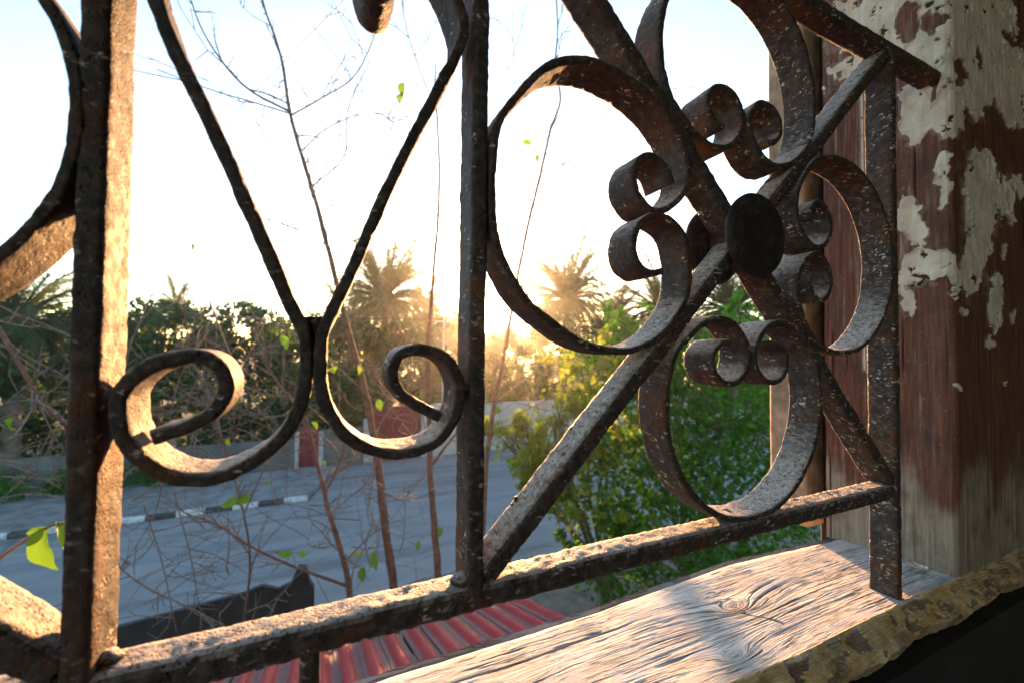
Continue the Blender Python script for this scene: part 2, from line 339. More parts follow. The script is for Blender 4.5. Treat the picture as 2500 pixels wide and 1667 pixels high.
def paint_masks(s, v):
    w = fbm(p2(s * 9, v * 9), 4, 101) * .5 + fbm(p2(s * 30, v * 22), 4, 102) * .34
    s0, v0 = s, v; s = s + .05 * fbm(p2(s0 * 8, v0 * 8), 4, 103) + .022 * fbm(p2(s0 * 30, v0 * 26), 3, 105); v = v + .09 * fbm(p2(s0 * 7, v0 * 7), 4, 104) + .03 * fbm(p2(s0 * 30, v0 * 26), 3, 106)
    f = np.full_like(s, -1.)
    for (bs, bv, rs, rv) in BLOBS: f = np.maximum(f, 1 - np.sqrt(((s - bs) / rs) ** 2 + ((v - bv) / rv) ** 2))
    for (bs, bv, rs, rv) in HOLES: f = np.minimum(f, np.sqrt(((s - bs) / rs) ** 2 + ((v - bv) / rv) ** 2) - 1)
    f = f + w * .8; s, v = s0, v0
    pa = sm(f, -.008, .012)
    bare = sm(-v + .38 * fbm(p2(s * 6, v * 3), 4, 111) + .10 * fbm(p2(s * 70, v * 4), 3, 112), .62, .88)
    bare = np.maximum(bare, .75 * sm(fbm(p2(s * 60, v * 3.5), 4, 113), .18, .5) * sm(-s, -.1, .2))
    cr = sm(noise3(p2(s * 55, v * 1.2), 121), .74, .88) * (1 - pa)
    edge = sm(f, -.02, .03) * (1 - sm(f, .05, .14))
    primer = sm(f + .35 * fbm(p2(s * 26, v * 20), 4, 107), -.16, -.10) * (1 - pa)
    return pa, bare, cr, edge, primer
def make_jamb():
    # s runs from the outer edge over the jamb to its inner corner and on across the flat casing that faces the room
    s = np.concatenate([np.linspace(-.53, .018, 210), np.linspace(.022, .04, 8), np.linspace(.045, 1.42, 300)]); v = np.linspace(-1.135, 3.6, 900)
    v = np.concatenate([np.linspace(-1.135, 2.3, 760), np.linspace(2.32, 3.6, 40)])
    Vv, Ss = np.meshgrid(v, s, indexing='ij')
    pa, bare, cr, edge, primer = paint_masks(Ss, Vv)
    chipm = sm(fbm(p2(Ss * 26 + .6 * fbm(p2(Ss * 60, Vv * 60), 2, 136), Vv * 17), 4, 134), .36, .46)
    h = .007 * pa + .002 * primer + .012 * edge * sm(fbm(p2(Ss * 14, Vv * 14), 3, 131), -.15, .35) + .004 * fbm(p2(Ss * 40, Vv * 5), 4, 132) - .012 * cr + .0045 * pa * fbm(p2(Ss * 22, Vv * 22), 4, 133) - .010 * pa * chipm
    D = np.where(Ss < .03, -Ss, -.03); UU = np.where(Ss < .03, 2.93 - .16 * (D + .03), 2.93 + Ss - .03)
    # rebate: the outer part of the jamb stands back a little
    reb = sm(-Ss, .325, .335); UU = UU + .018 * reb
    rn = np.exp(-((Ss - .03) / .012) ** 2)
    jam = (Ss < .03)
    UU = UU - np.where(jam, h, 0) + rn * .006; D = D - np.where(jam, 0, h) + rn * .006
    # thin pale paint line on the rebate's edge
    pa = np.maximum(pa, np.exp(-((Ss + .336) / .010) ** 2) * sm(fbm(p2(Ss * 0, Vv * 6), 4, 141), -.25, -.1) * (Vv > -.55))
    return grid_mesh('jamb', G(UU, D, Vv), dict(paint=pa, bare=bare, crack=np.maximum(cr, pa * chipm), primer=primer))
link('jamb', make_jamb(), JAMB, frame)['label'] = 'red brown jamb with peeling cream paint and bare wood at its foot'
def plank_me(name, x0, x1, y0, y1, z0, z1, amp=.0012, n=60):
    """a board with worn edges: closed rounded-rectangle section swept up"""
    zs = np.linspace(z0, z1, n); r = min(x1 - x0, y1 - y0) * .12
    sec = []
    for (cx, cy, a0) in ((x1 - r, y1 - r, 0), (x0 + r, y1 - r, 90), (x0 + r, y0 + r, 180), (x1 - r, y0 + r, 270)):
        for a in (0, 30, 60, 90): sec.append((cx + r * math.cos(R(a0 + a)), cy + r * math.sin(R(a0 + a))))
    sec = np.array(sec); m = len(sec)
    V = np.stack([np.tile(sec[:, 0], n), np.tile(sec[:, 1], n), np.repeat(zs, m)], -1)
    V[:, :2] += amp * np.stack([fbm(V * (40, 40, 12), 3, 5), fbm(V * (40, 40, 12), 3, 6)], -1)
    i = np.arange(n - 1)[:, None] * m + np.arange(m)[None]; j = np.arange(n - 1)[:, None] * m + (np.arange(m) + 1) % m
    Q = np.stack([i, j, j + m, i + m], -1).reshape(-1, 4)
    return mesh_np(name, V, [Q, np.array([list(range(m))[::-1]]), np.array([[(n - 1) * m + k for k in range(m)]])], True)
link('outer_trim', plank_me('outer_trim', U * 2.845, U * 3.06, U * 1.64, U * 1.885, CZ - U * 1.12, CZ + U * 3.6), WOODOUT, frame)
link('recess_board', plank_me('recess_board', U * 3.03, U * 3.205, U * 1.50, U * 1.665, CZ - U * 1.30, CZ + U * 3.6), simple('shade_dark_recess', (.022, .015, .012), .8, .4, 30.), frame)  # shadow of the gap put into the board's dark colour
link('jamb', plank_me('left_jamb', U * -3.1, U * -2.93, U * .97, U * 1.53, CZ - U * 1.12, CZ + U * 3.6), JAMB, frame)
link('head', box_me('head', U * -2.93, U * 2.83, U * .97, U * 1.53, CZ + U * 3.45, CZ + U * 3.6), JAMB, frame)

# ------------------------------------------------------------------ the wrought iron grille
grille = empty('window_grille', (U * .36, U * 1.05, CZ - U * .64))
tag(grille, 'rusted wrought iron window grille with scroll flowers inside the wooden frame', 'window grille')
def catmull(P, ds):
    P = np.asarray(P, float); P = np.vstack([2 * P[0] - P[1], P, 2 * P[-1] - P[-2]]); out = []
    for i in range(1, len(P) - 2):
        p0, p1, p2_, p3 = P[i - 1:i + 3]
        t = np.linspace(0, 1, 40)[:-1, None]
        out.append(.5 * (2 * p1 + (p2_ - p0) * t + (2 * p0 - 5 * p1 + 4 * p2_ - p3) * t ** 2 + (3 * p1 - p0 - 3 * p2_ + p3) * t ** 3))
    out = np.vstack(out + [P[-2:-1]])
    L = np.concatenate([[0], np.cumsum(np.linalg.norm(np.diff(out, axis=0), axis=1))]); n = max(3, int(L[-1] / ds))
    q = np.linspace(0, L[-1], n); return np.stack([np.interp(q, L, out[:, 0]), np.interp(q, L, out[:, 1])], -1)
def sweep(name, path, t, d0, d1, ds=.006, amp=.0044, seed=1, taper=0.):
    """flat bar: rounded rectangle section (thickness t in the grille plane, depth d0..d1) along a path of (u, v)"""
    P = catmull(path, ds); n = len(P)
    Tn = np.gradient(P, axis=0); Tn /= np.linalg.norm(Tn, axis=1)[:, None]; N = np.stack([-Tn[:, 1], Tn[:, 0]], -1)
    r = min(t, d1 - d0) * .22; sec = []; nr = []
    a1, a0, b0, b1 = t / 2, -t / 2, d0, d1; K = 3 if t < .03 else 4; KD = 7
    def corner(ca, cb, ang):
        for a in (0, 45, 90): sec.append((ca + r * math.cos(R(ang + a)), cb + r * math.sin(R(ang + a)))); nr.append((math.cos(R(ang + a)), math.sin(R(ang + a))))
    def line(p, q, k, nn):
        for i in range(1, k): f = i / k; sec.append((p[0] + (q[0] - p[0]) * f, p[1] + (q[1] - p[1]) * f)); nr.append(nn)
    corner(a1 - r, b1 - r, 0); line((a1 - r, b1), (a0 + r, b1), K, (0, 1)); corner(a0 + r, b1 - r, 90); line((a0, b1 - r), (a0, b0 + r), KD, (-1, 0))
    corner(a0 + r, b0 + r, 180); line((a0 + r, b0), (a1 - r, b0), K, (0, -1)); corner(a1 - r, b0 + r, 270); line((a1, b0 + r), (a1, b1 - r), KD, (1, 0))
    sec = np.array(sec); nr = np.array(nr); m = len(sec)
    bend = (.003 * fbm(p2(np.linspace(0, n * ds * 4, n), np.zeros(n), seed * 3.1), 2, seed))[:, None]
    uv = P[:, None, :] + N[:, None, :] * (sec[None, :, 0:1] + bend[..., None])
    dd_ = np.tile(sec[None, :, 1], (n, 1))
    W3 = np.stack([uv[..., 0], dd_, uv[..., 1]], -1)
    nz = fbm(W3 * 60 + seed, 3, seed) * .55 + fbm(W3 * 17 + seed, 2, seed + 9) * .5
    pit = sm(noise3(W3 * 75 + seed, seed + 5), .35, .85) * sm(noise3(W3 * 14, seed + 6), -.2, .5)
    off = amp * (nz - .9 * pit)
    W3[..., 0] += N[:, None, 0] * nr[None, :, 0] * off; W3[..., 2] += N[:, None, 1] * nr[None, :, 0] * off; W3[..., 1] += nr[None, :, 1] * off
    V = G(W3[..., 0], W3[..., 1], W3[..., 2]).reshape(-1, 3)
    i = np.arange(n - 1)[:, None] * m + np.arange(m)[None]; j = np.arange(n - 1)[:, None] * m + (np.arange(m) + 1) % m
    Q = np.stack([i, j, j + m, i + m], -1).reshape(-1, 4)
    return mesh_np(name, V, [Q, np.array([list(range(m))[::-1]]), np.array([[(n - 1) * m + k for k in range(m)]])], True)
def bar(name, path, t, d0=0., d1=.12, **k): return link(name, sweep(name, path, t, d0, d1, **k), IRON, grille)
PW = .044
# posts
bar('upright_bar', [(-.4005, 1.80), (-.4005, -.655)], PW, seed=2)
bar('upright_bar', [(.3605, 1.80), (.3605, -.655)], PW, seed=3)
bar('upright_bar', [(2.434, 1.47), (2.434, -1.134)], .048, -.002, .110, seed=4)['label'] = 'outer upright bar whose foot stands on the sill'
bar('upright_bar', [(-2.455, 1.47), (-2.455, -1.134)], .048, seed=5, ds=.03)
bar('stub_leg', [(-.020, -.668), (-.020, -1.134)], .042, .012, .09, seed=6)
# rails: the lower one runs through behind the posts' feet
bar('rail', [(-2.43, -.637), (2.41, -.637)], .066, .002, .094, ds=.007, amp=.0068, seed=7)['label'] = 'lower rail with pitted sunlit top'
bar('rail', [(-3.0, 1.462), (2.935, 1.462)], .058, .001, .093, ds=.009, seed=8)['label'] = 'upper rail let into the jamb'
# weld beads where bars meet
def bead(u, v, r, d=.02, seed=0):
    n, m = 10, 14; V = []
    for a in np.linspace(0, math.pi, n):
        for b in np.linspace(0, 2 * math.pi, m, endpoint=False): V.append((math.sin(a) * math.cos(b), math.cos(a), math.sin(a) * math.sin(b)))
    V = np.array(V); V *= (1 + .28 * fbm(V * 2.2 + seed * 7.7, 3, seed))[:, None]; V = V * r * np.array([1., .8, .75])
    P = G(u + V[:, 0], d + V[:, 1], v + V[:, 2])
    i = np.arange(n - 1)[:, None] * m + np.arange(m)[None]; j = np.arange(n - 1)[:, None] * m + (np.arange(m) + 1) % m
    link('weld_bead', mesh_np('weld_bead', P, np.stack([i, j, j + m, i + m], -1).reshape(-1, 4)), IRON, grille)
def petal(c, ang, ds):
    """C-scroll: round back against post or rail, both ends rolled inward next to the hub"""
    half = [(.415 * math.cos(R(a)), .415 * math.sin(R(a))) for a in range(176, 62, -12)]
    half = [(-.413, .0)] + half[1:] + [(.205, .352), (.272, .268), (.303, .185), (.292, .105), (.245, .045), (.185, .016), (.125, .030), (.083, .080), (.082, .145), (.120, .192), (.175, .198), (.214, .160), (.222, .120)]
    loc = [(x, -y) for (x, y) in half[:0:-1]] + half
    ca, sa = math.cos(ang), math.sin(ang)
    return [(c[0] + ca * x - sa * y, c[1] + sa * x + ca * y) for (x, y) in loc]
PETAL_WEST = [(.990, .262), (.935, .252), (.888, .280), (.870, .335), (.887, .393), (.935, .432), (1.0, .440), (1.075, .402), (1.107, .307), (1.097, .192), (1.050, .120), (.978, .052), (.876, .007), (.777, .003), (.670, .027), (.572, .085), (.493, .146), (.429, .244), (.401, .335), (.394, .42), (.395, .50),
    (.402, .575), (.424, .636), (.462, .692), (.541, .790), (.622, .846), (.725, .871), (.836, .861), (.939, .828), (1.032, .763), (1.090, .672), (1.103, .580), (1.068, .515), (1.0, .464), (.938, .456), (.890, .492), (.871, .550), (.895, .612), (.953, .632), (1.008, .604), (1.033, .555)]      # this one was bent by hand a little off round
for fc, fine in (((1.397, .42), True), ((-1.432, .42), False)):
    k = 0 if fine else 20
    for a in (0, 90, 180, 270):
        dx, dy = math.cos(R(a)), math.sin(R(a)); near = fine or a == 0
        # the petal on side a of the hub opens towards the hub
        bar('scroll', PETAL_WEST if fine and a == 180 else petal((fc[0] + dx * .598 + (.026 if a == 270 else 0), fc[1] + dy * .605), R(a + 180), .006 if near else .02), .022, -.001, .122, ds=.006 if near else .025, seed=30 + k + a // 90, amp=.0040)
    for a in (45, 135, 225, 315):
        dx, dy = math.copysign(1, math.cos(R(a))), math.copysign(1, math.sin(R(a)))
        bar('diagonal_bar', [(fc[0] + dx * .03, fc[1] + dy * .03), (fc[0] + dx * 1.0, fc[1] + dy * 1.005)], .056, .004, .110, ds=.006 if fine or a == 315 else .03, seed=40 + k + a // 90, amp=.0060)
    # hub: two cast discs, one on each face
    for dz, rad in ((-.033, .152), (.142, .152)):
        n = 56; prof = [(0, -.022), (.55, -.020), (.86, -.016), (.97, -.009), (1., 0), (.985, .010), (.92, .015), (.5, .017), (0, .018)]
        th = np.linspace(0, 2 * math.pi, n, endpoint=False); V = []
        for (rr, pd) in prof:
            x = fc[0] + rad * rr * np.cos(th); y = fc[1] + rad * rr * np.sin(th); V.append(np.stack([x, np.full(n, dz + pd), y], -1))
        V = np.array(V).reshape(-1, 3); V[:, 1] += .002 * fbm(V * 30, 3, 7); V = G(V[:, 0], V[:, 1], V[:, 2])
        i = np.arange(len(prof) - 1)[:, None] * n + np.arange(n)[None]; j = np.arange(len(prof) - 1)[:, None] * n + (np.arange(n) + 1) % n
        link('hub_disc', mesh_np('hub_disc', V, np.stack([i, i + n, j + n, j], -1).reshape(-1, 4)), IRON_BLACK, grille)
    bar('hub_pin', [(fc[0] - .05, fc[1]), (fc[0] + .05, fc[1])], .10, -.02, .135, ds=.02, seed=60 + k)
# middle panel: two S-scrolls meeting in a V
VC = -.021
right = [(.262, -.165), (.236, -.150), (.195, -.127), (.162, -.100), (.146, -.058), (.157, -.018), (.188, .000), (.236, -.001), (.284, -.030), (.311, -.094), (.297, -.170), (.250, -.228), (.176, -.246), (.107, -.234), (.043, -.192), (.003, -.123), (-.008, -.065), (-.009, .0), (-.004, .045), (.021, .110), (.053, .190), (.092, .295), (.131, .396), (.172, .494), (.213, .585), (.252, .672), (.292, .760), (.312, .830), (.296, .900),
         (.255, .975), (.195, 1.03), (.130, 1.05), (.078, 1.01), (.056, .930), (.078, .852), (.115, .852), (.134, .905)]
left = [(-.300, -.170), (-.238, -.151), (-.197, -.119), (-.182, -.071), (-.206, -.025), (-.248, -.014), (-.302, -.030), (-.341, -.067), (-.353, -.107), (-.346, -.164), (-.316, -.215), (-.264, -.252), (-.201, -.260), (-.142, -.238), (-.088, -.193), (-.052, -.130), (-.040, -.065), (-.040, .0), (-.047, .045), (-.070, .095), (-.107, .186), (-.143, .274), (-.172, .342), (-.204, .417), (-.242, .502), (-.279, .583), (-.308, .661), (-.335, .750), (-.345, .840), (-.325, .950), (-.28, 1.10), (-.24, 1.30), (-.22, 1.43)]
bar('scroll', right, .026, -.002, .120, seed=70)['label'] = 'S-scroll right of the V, its upper end rolled'
bar('scroll', left, .028, -.002, .120, seed=71)['label'] = 'S-scroll left of the V'
# collar block that ties the two scrolls
bar('collar', [(VC - .006, -.02), (VC - .005, .072)], .034, .014, .088, ds=.004, amp=.006, seed=72)
for q, (u, v, r, d) in enumerate([(.40, -.575, .036, .03), (.335, -.60, .030, .04), (-.372, -.600, .026, .05), (2.40, -.585, .030, .05), (1.36, -.594, .026, .07), (.66, -.305, .022, .045), (-.362, -.12, .016, .05), (.345, -.11, .02, .04), (.38, .42, .022, .03), (2.41, 1.405, .03, .04), (1.06, .08, .03, .03), (1.74, .08, .03, .03), (1.06, .76, .03, .03), (1.74, .76, .03, .03)]):
    bead(u, v, r, d, q)
# curled flakes of paint on the bars' edges
def flake(u, v, d, s, seed):
    n = 5; V = []
    for i in range(n):
        for j in range(n):
            a, b = i / (n - 1) - .5, j / (n - 1) - .5
            V.append((u + s * (a * (1 - .3 * b)), d + s * .35 * (a * a + .6 * b * b + .15 * math.sin(seed + 5 * a)), v + s * 1.5 * b))
    V = np.array(V); V += .12 * s * np.stack([fbm(V * 40, 2, seed), fbm(V * 40, 2, seed + 1), fbm(V * 40, 2, seed + 2)], -1); n0 = len(V)
    V2 = V + np.array([0, .004, 0.]); P = np.vstack([V, V2]); idx = np.arange(n * n).reshape(n, n)
    q = np.stack([idx[:-1, :-1], idx[1:, :-1], idx[1:, 1:], idx[:-1, 1:]], -1).reshape(-1, 4)
    rim = list(idx[0]) + list(idx[1:, -1]) + list(idx[-1, ::-1][1:]) + list(idx[::-1, 0][1:-1])
    rq = [(rim[k], rim[(k + 1) % len(rim)], rim[(k + 1) % len(rim)] + n0, rim[k] + n0) for k in range(len(rim))]
    me = mesh_np('paint_flake', G(P[:, 0], P[:, 1], P[:, 2]), np.vstack([q, q[:, ::-1] + n0, np.array(rq)]))
    link('paint_flake', me, IRON, grille)
for q, (u, v, d, s) in enumerate([(.512, -.43, .088, .010), (.50, -.445, .088, .006), (.70, -.24, .088, .007)]): flake(u, v, d, s, q)

# loose chips of cream paint lying on the sill by the jamb
for q, (u, d, s, lab) in enumerate([(2.80, .12, .030, 'small chip of cream paint on the sill, next to the larger chip'), (2.82, .085, .045, 'larger curled chip of cream paint on the sill at the jamb foot')]):
    n = 6; V = []
    for i in range(n):
        for j in range(n):
            a, b = i / (n - 1) - .5, j / (n - 1) - .5; V.append((u + s * a, d + s * 1.6 * b, -1.108 + s * .5 * (a * a + b * b)))
    V = np.array(V) + .004 * RNG.standard_normal((n * n, 3)); V2 = V + (0, 0, .006); P = np.vstack([V, V2]); idx = np.arange(n * n).reshape(n, n)
    qd = np.stack([idx[:-1, :-1], idx[1:, :-1], idx[1:, 1:], idx[:-1, 1:]], -1).reshape(-1, 4)
    rim = list(idx[0]) + list(idx[1:, -1]) + list(idx[-1, ::-1][1:]) + list(idx[::-1, 0][1:-1])
    rq = [(rim[k], rim[(k + 1) % len(rim)], rim[(k + 1) % len(rim)] + n * n, rim[k] + n * n) for k in range(len(rim))]
    tag(link('paint_chip', mesh_np('paint_chip', G(P[:, 0], P[:, 1], P[:, 2]), np.vstack([qd[:, ::-1], qd + n * n, np.array(rq)])), simple('cream_paint_chip', (.55, .5, .42), .6, .2, 60.)), lab, 'paint chip', 'paint chips on the sill')

# ------------------------------------------------------------------ ground, road, pavement, kerb
def sheet(name, pts, z, mat, kind='structure'):
    me = mesh_np(name, np.array([(x, y, z) for x, y in pts]), np.array([list(range(len(pts)))]), False); o = link(name, me, mat); o['kind'] = kind; return o
def asphalt():
    m = Mat('road_asphalt', .75, .45); p = m.pos()
    a = m.noise(m.scale(p, (.25, 1.2, 1)), 1.3, 6, .6); b = m.noise(p, 60, 4, .7); cr = m.n('ShaderNodeTexVoronoi', feature='DISTANCE_TO_EDGE'); m.put(cr.inputs['Vector'], p); cr.inputs['Scale'].default_value = .45
    c = m.ramp(a, [(.3, (.15, .160, .165)), (.7, (.25, .26, .262))]); c = m.mix(m.mr(b, .4, .8, 0, .5), c, (.30, .305, .305))
    c = m.mix(m.mr(cr.outputs[0], 0., .010, .5, 0.), c, (.06, .06, .06)); c = m.mix(m.mr(m.noise(m.scale(p, (.12, .9, 1)), 1., 3), .56, .60, 0., .5), c, (.10, .105, .11)); c = m.mix(m.mr(m.noise(m.scale(p, (.06, 2.2, 1), (3, 1, 0)), 1., 4), .55, .7, 0., .4), c, (.34, .32, .29)); m.color(c); m.bump(b, .4, .01); return m.m
ASPH = asphalt()
SOIL = simple('yard_soil', (.15, .125, .10), .95, .45, 3., .03)
PAVE = simple('pavement_concrete', (.19, .19, .185), .85, .4, 2.5)
sheet('ground', [(-600, -600), (600, -600), (600, 600), (-600, 600)], 0, SOIL)
sheet('road', [(-120, 7.6), (120, 7.6), (120, 15.2), (-120, 15.2)], .012, ASPH)
sheet('side_road', [(-.4, 15.2), (120, 15.2), (120, 19.2), (1.2, 19.2), (.2, 17.5)], .012, ASPH)
pv = mesh_np('pavement', np.array([(-120, 15.34, .14), (-.45, 15.34, .14), (-.2, 16.2, .14), (.2, 17.6, .14), (.9, 19.0, .14), (-120, 19.0, .14), (-120, 15.34, 0), (-.45, 15.34, 0), (-.2, 16.2, 0), (.2, 17.6, 0), (.9, 19.0, 0)]),
             [np.array([[0, 1, 2, 3, 4, 5]]), np.array([[6, 7, 1, 0], [7, 8, 2, 1], [8, 9, 3, 2], [9, 10, 4, 3]])], False)
struct('pavement', pv, PAVE)
KW = simple('white_kerb_paint', (.50, .51, .52), .8, .4, 9.); KB = simple('black_kerb_paint', (.055, .056, .06), .8, .6, 9.)
kerb = empty('kerb', (-9, 15.2, 0)); kerb['kind'] = 'structure'
kme = {}
for nm, mt in (('white', KW), ('black', KB)):
    me = plank_me('kerb_stone_' + nm, -.345, .345, -.07, .075, 0, .16, .004, 4); me.materials.append(mt); kme[nm] = me
k = 0; x = -.80
while x > -26:
    o = bpy.data.objects.new('kerb_stone', kme['white' if k % 2 == 0 else 'black']); COL.objects.link(o); o.parent = kerb; o.matrix_parent_inverse = Matrix.Translation(-Vector(kerb.location))
    o.location = (x, 15.26, .0); x -= .70; k += 1

# ------------------------------------------------------------------ wall and gates over the road
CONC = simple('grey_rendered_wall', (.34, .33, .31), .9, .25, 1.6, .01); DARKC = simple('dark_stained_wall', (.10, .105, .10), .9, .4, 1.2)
REDM = simple('dark_red_gate_paint', (.16, .018, .022), .5, .3, 5.)
bw = empty('boundary_wall', (6, 19.4, 0)); tag(bw, 'grey rendered boundary wall with pillars on the far side of the road', 'wall')
def part(name, me, mat, parent): return link(name, me, mat, parent)
part('wall_panel', box_me('wall_panel', 5.15, 30, 19.35, 19.6, 0, 2.25), CONC, bw)
part('coping', box_me('coping', 5.05, 30.05, 19.3, 19.65, 2.253, 2.36), CONC, bw)
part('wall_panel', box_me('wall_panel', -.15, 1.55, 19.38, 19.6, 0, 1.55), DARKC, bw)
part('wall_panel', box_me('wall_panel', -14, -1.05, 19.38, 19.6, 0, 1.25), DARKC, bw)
for x0, x1, h in ((4.15, 5.1, 2.45), (1.6, 2.0, 1.9), (-.2, -.02, 1.5), (-1.1, -.95, 1.5)):
    part('pillar', box_me('pillar', x0, x1, 19.3, 19.66, 0, h), CONC, bw)
def gate(x0, x1, h, label, circ):
    g = empty('metal_gate', ((x0 + x1) / 2, 19.4, 0)); tag(g, label, 'gate', 'dark red gates in the wall')
    part('gate_panel', box_me('gate_panel', x0, x1, 19.42, 19.46, .08, h), REDM, g)
    for xx in (x0 + .03, x1 - .03, (x0 + x1) / 2): part('gate_stile', box_me('gate_stile', xx - .03, xx + .03, 19.385, 19.417, .08, h + .03), REDM, g)
    for zz in (.13, h * .55, h - .03): part('gate_rail', box_me('gate_rail', x0 + .065, x1 - .065, 19.392, 19.414, zz - .025, zz + .025), REDM, g)
    if circ:
        cx, cz, rr = x1 - .75, h * .62, .55; th = np.linspace(0, 2 * math.pi, 40, endpoint=False); V = []
        for a, b in ((-.022, 0), (0, -.022), (.022, 0), (0, .022)):
            V.append(np.stack([cx + (rr + a) * np.cos(th), np.full(40, 19.375 + b), cz + (rr + a) * np.sin(th)], -1))
        V = np.vstack(V); Q = []
        for q in range(4):
            i = np.arange(40) + q * 40; j = (np.arange(40) + 1) % 40 + q * 40; i2 = np.arange(40) + ((q + 1) % 4) * 40; j2 = (np.arange(40) + 1) % 40 + ((q + 1) % 4) * 40
            Q.append(np.stack([i, j, j2, i2], -1))
        part('ring', mesh_np('ring', V, np.vstack(Q)), simple('faded_red_ring', (.30, .07, .08), .5, .3, 6.), g)
gate(2.02, 4.13, 2.42, 'tall dark red metal gate with a ring between two wall pillars', True)
gate(-.94, -.20, 1.75, 'narrow dark red metal door left of the gate with the ring', False)

# pole and cables
STEEL = simple('grey_galvanised_steel', (.30, .31, .31), .5, .2, 4.); BLACK = simple('black_cable', (.02, .02, .02), .6, .2, 4.)
def tube(pts, rad, m=6):
    P = [Vector(p) for p in pts]; n = len(P); rad = [rad] * n if isinstance(rad, (int, float)) else rad; V = []
    for i in range(n):
        t = (P[min(i + 1, n - 1)] - P[max(i - 1, 0)]).normalized(); a = t.orthogonal().normalized() if i == 0 else (a - t * a.dot(t)).normalized(); b = t.cross(a)
        for k in range(m): c = 2 * math.pi * k / m; V.append(P[i] + (a * math.cos(c) + b * math.sin(c)) * rad[i])
    i = np.arange(n - 1)[:, None] * m + np.arange(m)[None]; j = np.arange(n - 1)[:, None] * m + (np.arange(m) + 1) % m
    return np.array([tuple(v) for v in V]), np.stack([i, j, j + m, i + m], -1).reshape(-1, 4)
def tube_me(name, pts, rad, m=6): V, Q = tube(pts, rad, m); return mesh_np(name, V, Q)
pb = at(1015, 1080, 18.6)
pole = empty('utility_pole', (pb.x, 18.6, 0)); tag(pole, 'thin grey steel utility pole beside the far wall', 'pole')
link('shaft', tube_me('shaft', [(pb.x, 18.6, 0), (pb.x, 18.6, 4), (pb.x + .02, 18.6, 6.9)], [.07, .06, .045], 10), STEEL, pole)
link('cross_arm', box_me('cross_arm', pb.x - .45, pb.x + .45, 18.57, 18.63, 6.3, 6.38), STEEL, pole)
def sag(a, b, s, n=24):
    a, b = Vector(a), Vector(b); return [a.lerp(b, i / n) - Vector((0, 0, s * 4 * (i / n) * (1 - i / n))) for i in range(n + 1)]
for q, (zz, lab) in enumerate(((6.42, 'upper black cable strung along the far roadside'), (4.35, 'lower black cable strung along the far roadside'))):
    tag(link('cable', tube_me('cable', sag((-40, 19.1, zz - .1), (pb.x, 18.6, zz), .35), .018, 5), BLACK), lab, 'cable', 'roadside cables')
c0, c1 = at(830, -40, 9), at(200, 590, 34)
tag(link('cable', tube_me('cable', sag(c0, c1, .15), .012, 5), BLACK), 'thin cable slanting across the sky above the bare branches', 'cable')

# ------------------------------------------------------------------ vegetation
def leaf_cloud(clumps, n, size, flat=.0, seed=0, hollow=.55):
    """n leaf-shaped faces (two triangles folded along the midrib) through a set of ellipsoids (centre, radii)"""
    rg = np.random.default_rng(seed); w = np.array([(r[0] * r[1] * r[2]) ** (2 / 3) * (2.2 if r[0] < .15 else 1.) for _, r in clumps]); w /= w.sum()
    ci = rg.choice(len(clumps), n, p=w); C = np.array([tuple(c) for c, _ in clumps])[ci]; Rr = np.array([tuple(r) for _, r in clumps])[ci]
    d = rg.standard_normal((n, 3)); d /= np.linalg.norm(d, axis=1)[:, None]
    rad = (hollow + (1 - hollow) * rg.random(n) ** .6); rad *= 1 + .42 * fbm(d * 2.6 + C, 3, seed + 3)
    P = C + d * Rr * rad[:, None]
    a = rg.standard_normal((n, 3)) + d * .6; a[:, 2] -= .25; a /= np.linalg.norm(a, axis=1)[:, None]
    b = np.cross(a, rg.standard_normal((n, 3))); b /= np.linalg.norm(b, axis=1)[:, None]; nn = np.cross(a, b)
    L = size * (.45 + 1.1 * rg.random(n) ** 1.5)[:, None]; Wd = L * .30
    V = np.stack([P - a * L * .5, P + b * Wd + nn * Wd * .35, P + a * L * .5, P - b * Wd + nn * Wd * .35], 1)
    keep = (V[..., 2].min(1) > .03) & (fbm(P * (1.1 / max(.3, size * 4)), 2, seed + 5) > -.16)
    V = V[keep]; n = len(V); idx = np.arange(n * 4).reshape(n, 4)
    Q = np.stack([idx[:, [0, 1, 2]], idx[:, [0, 2, 3]]], 1).reshape(-1, 3)
    var = np.repeat(np.clip(.45 + .30 * rg.standard_normal(n) * .7 + .35 * fbm(V[:, 0] * 1.3, 2, seed + 8), 0, 1), 4)
    return V.reshape(-1, 3), Q, var
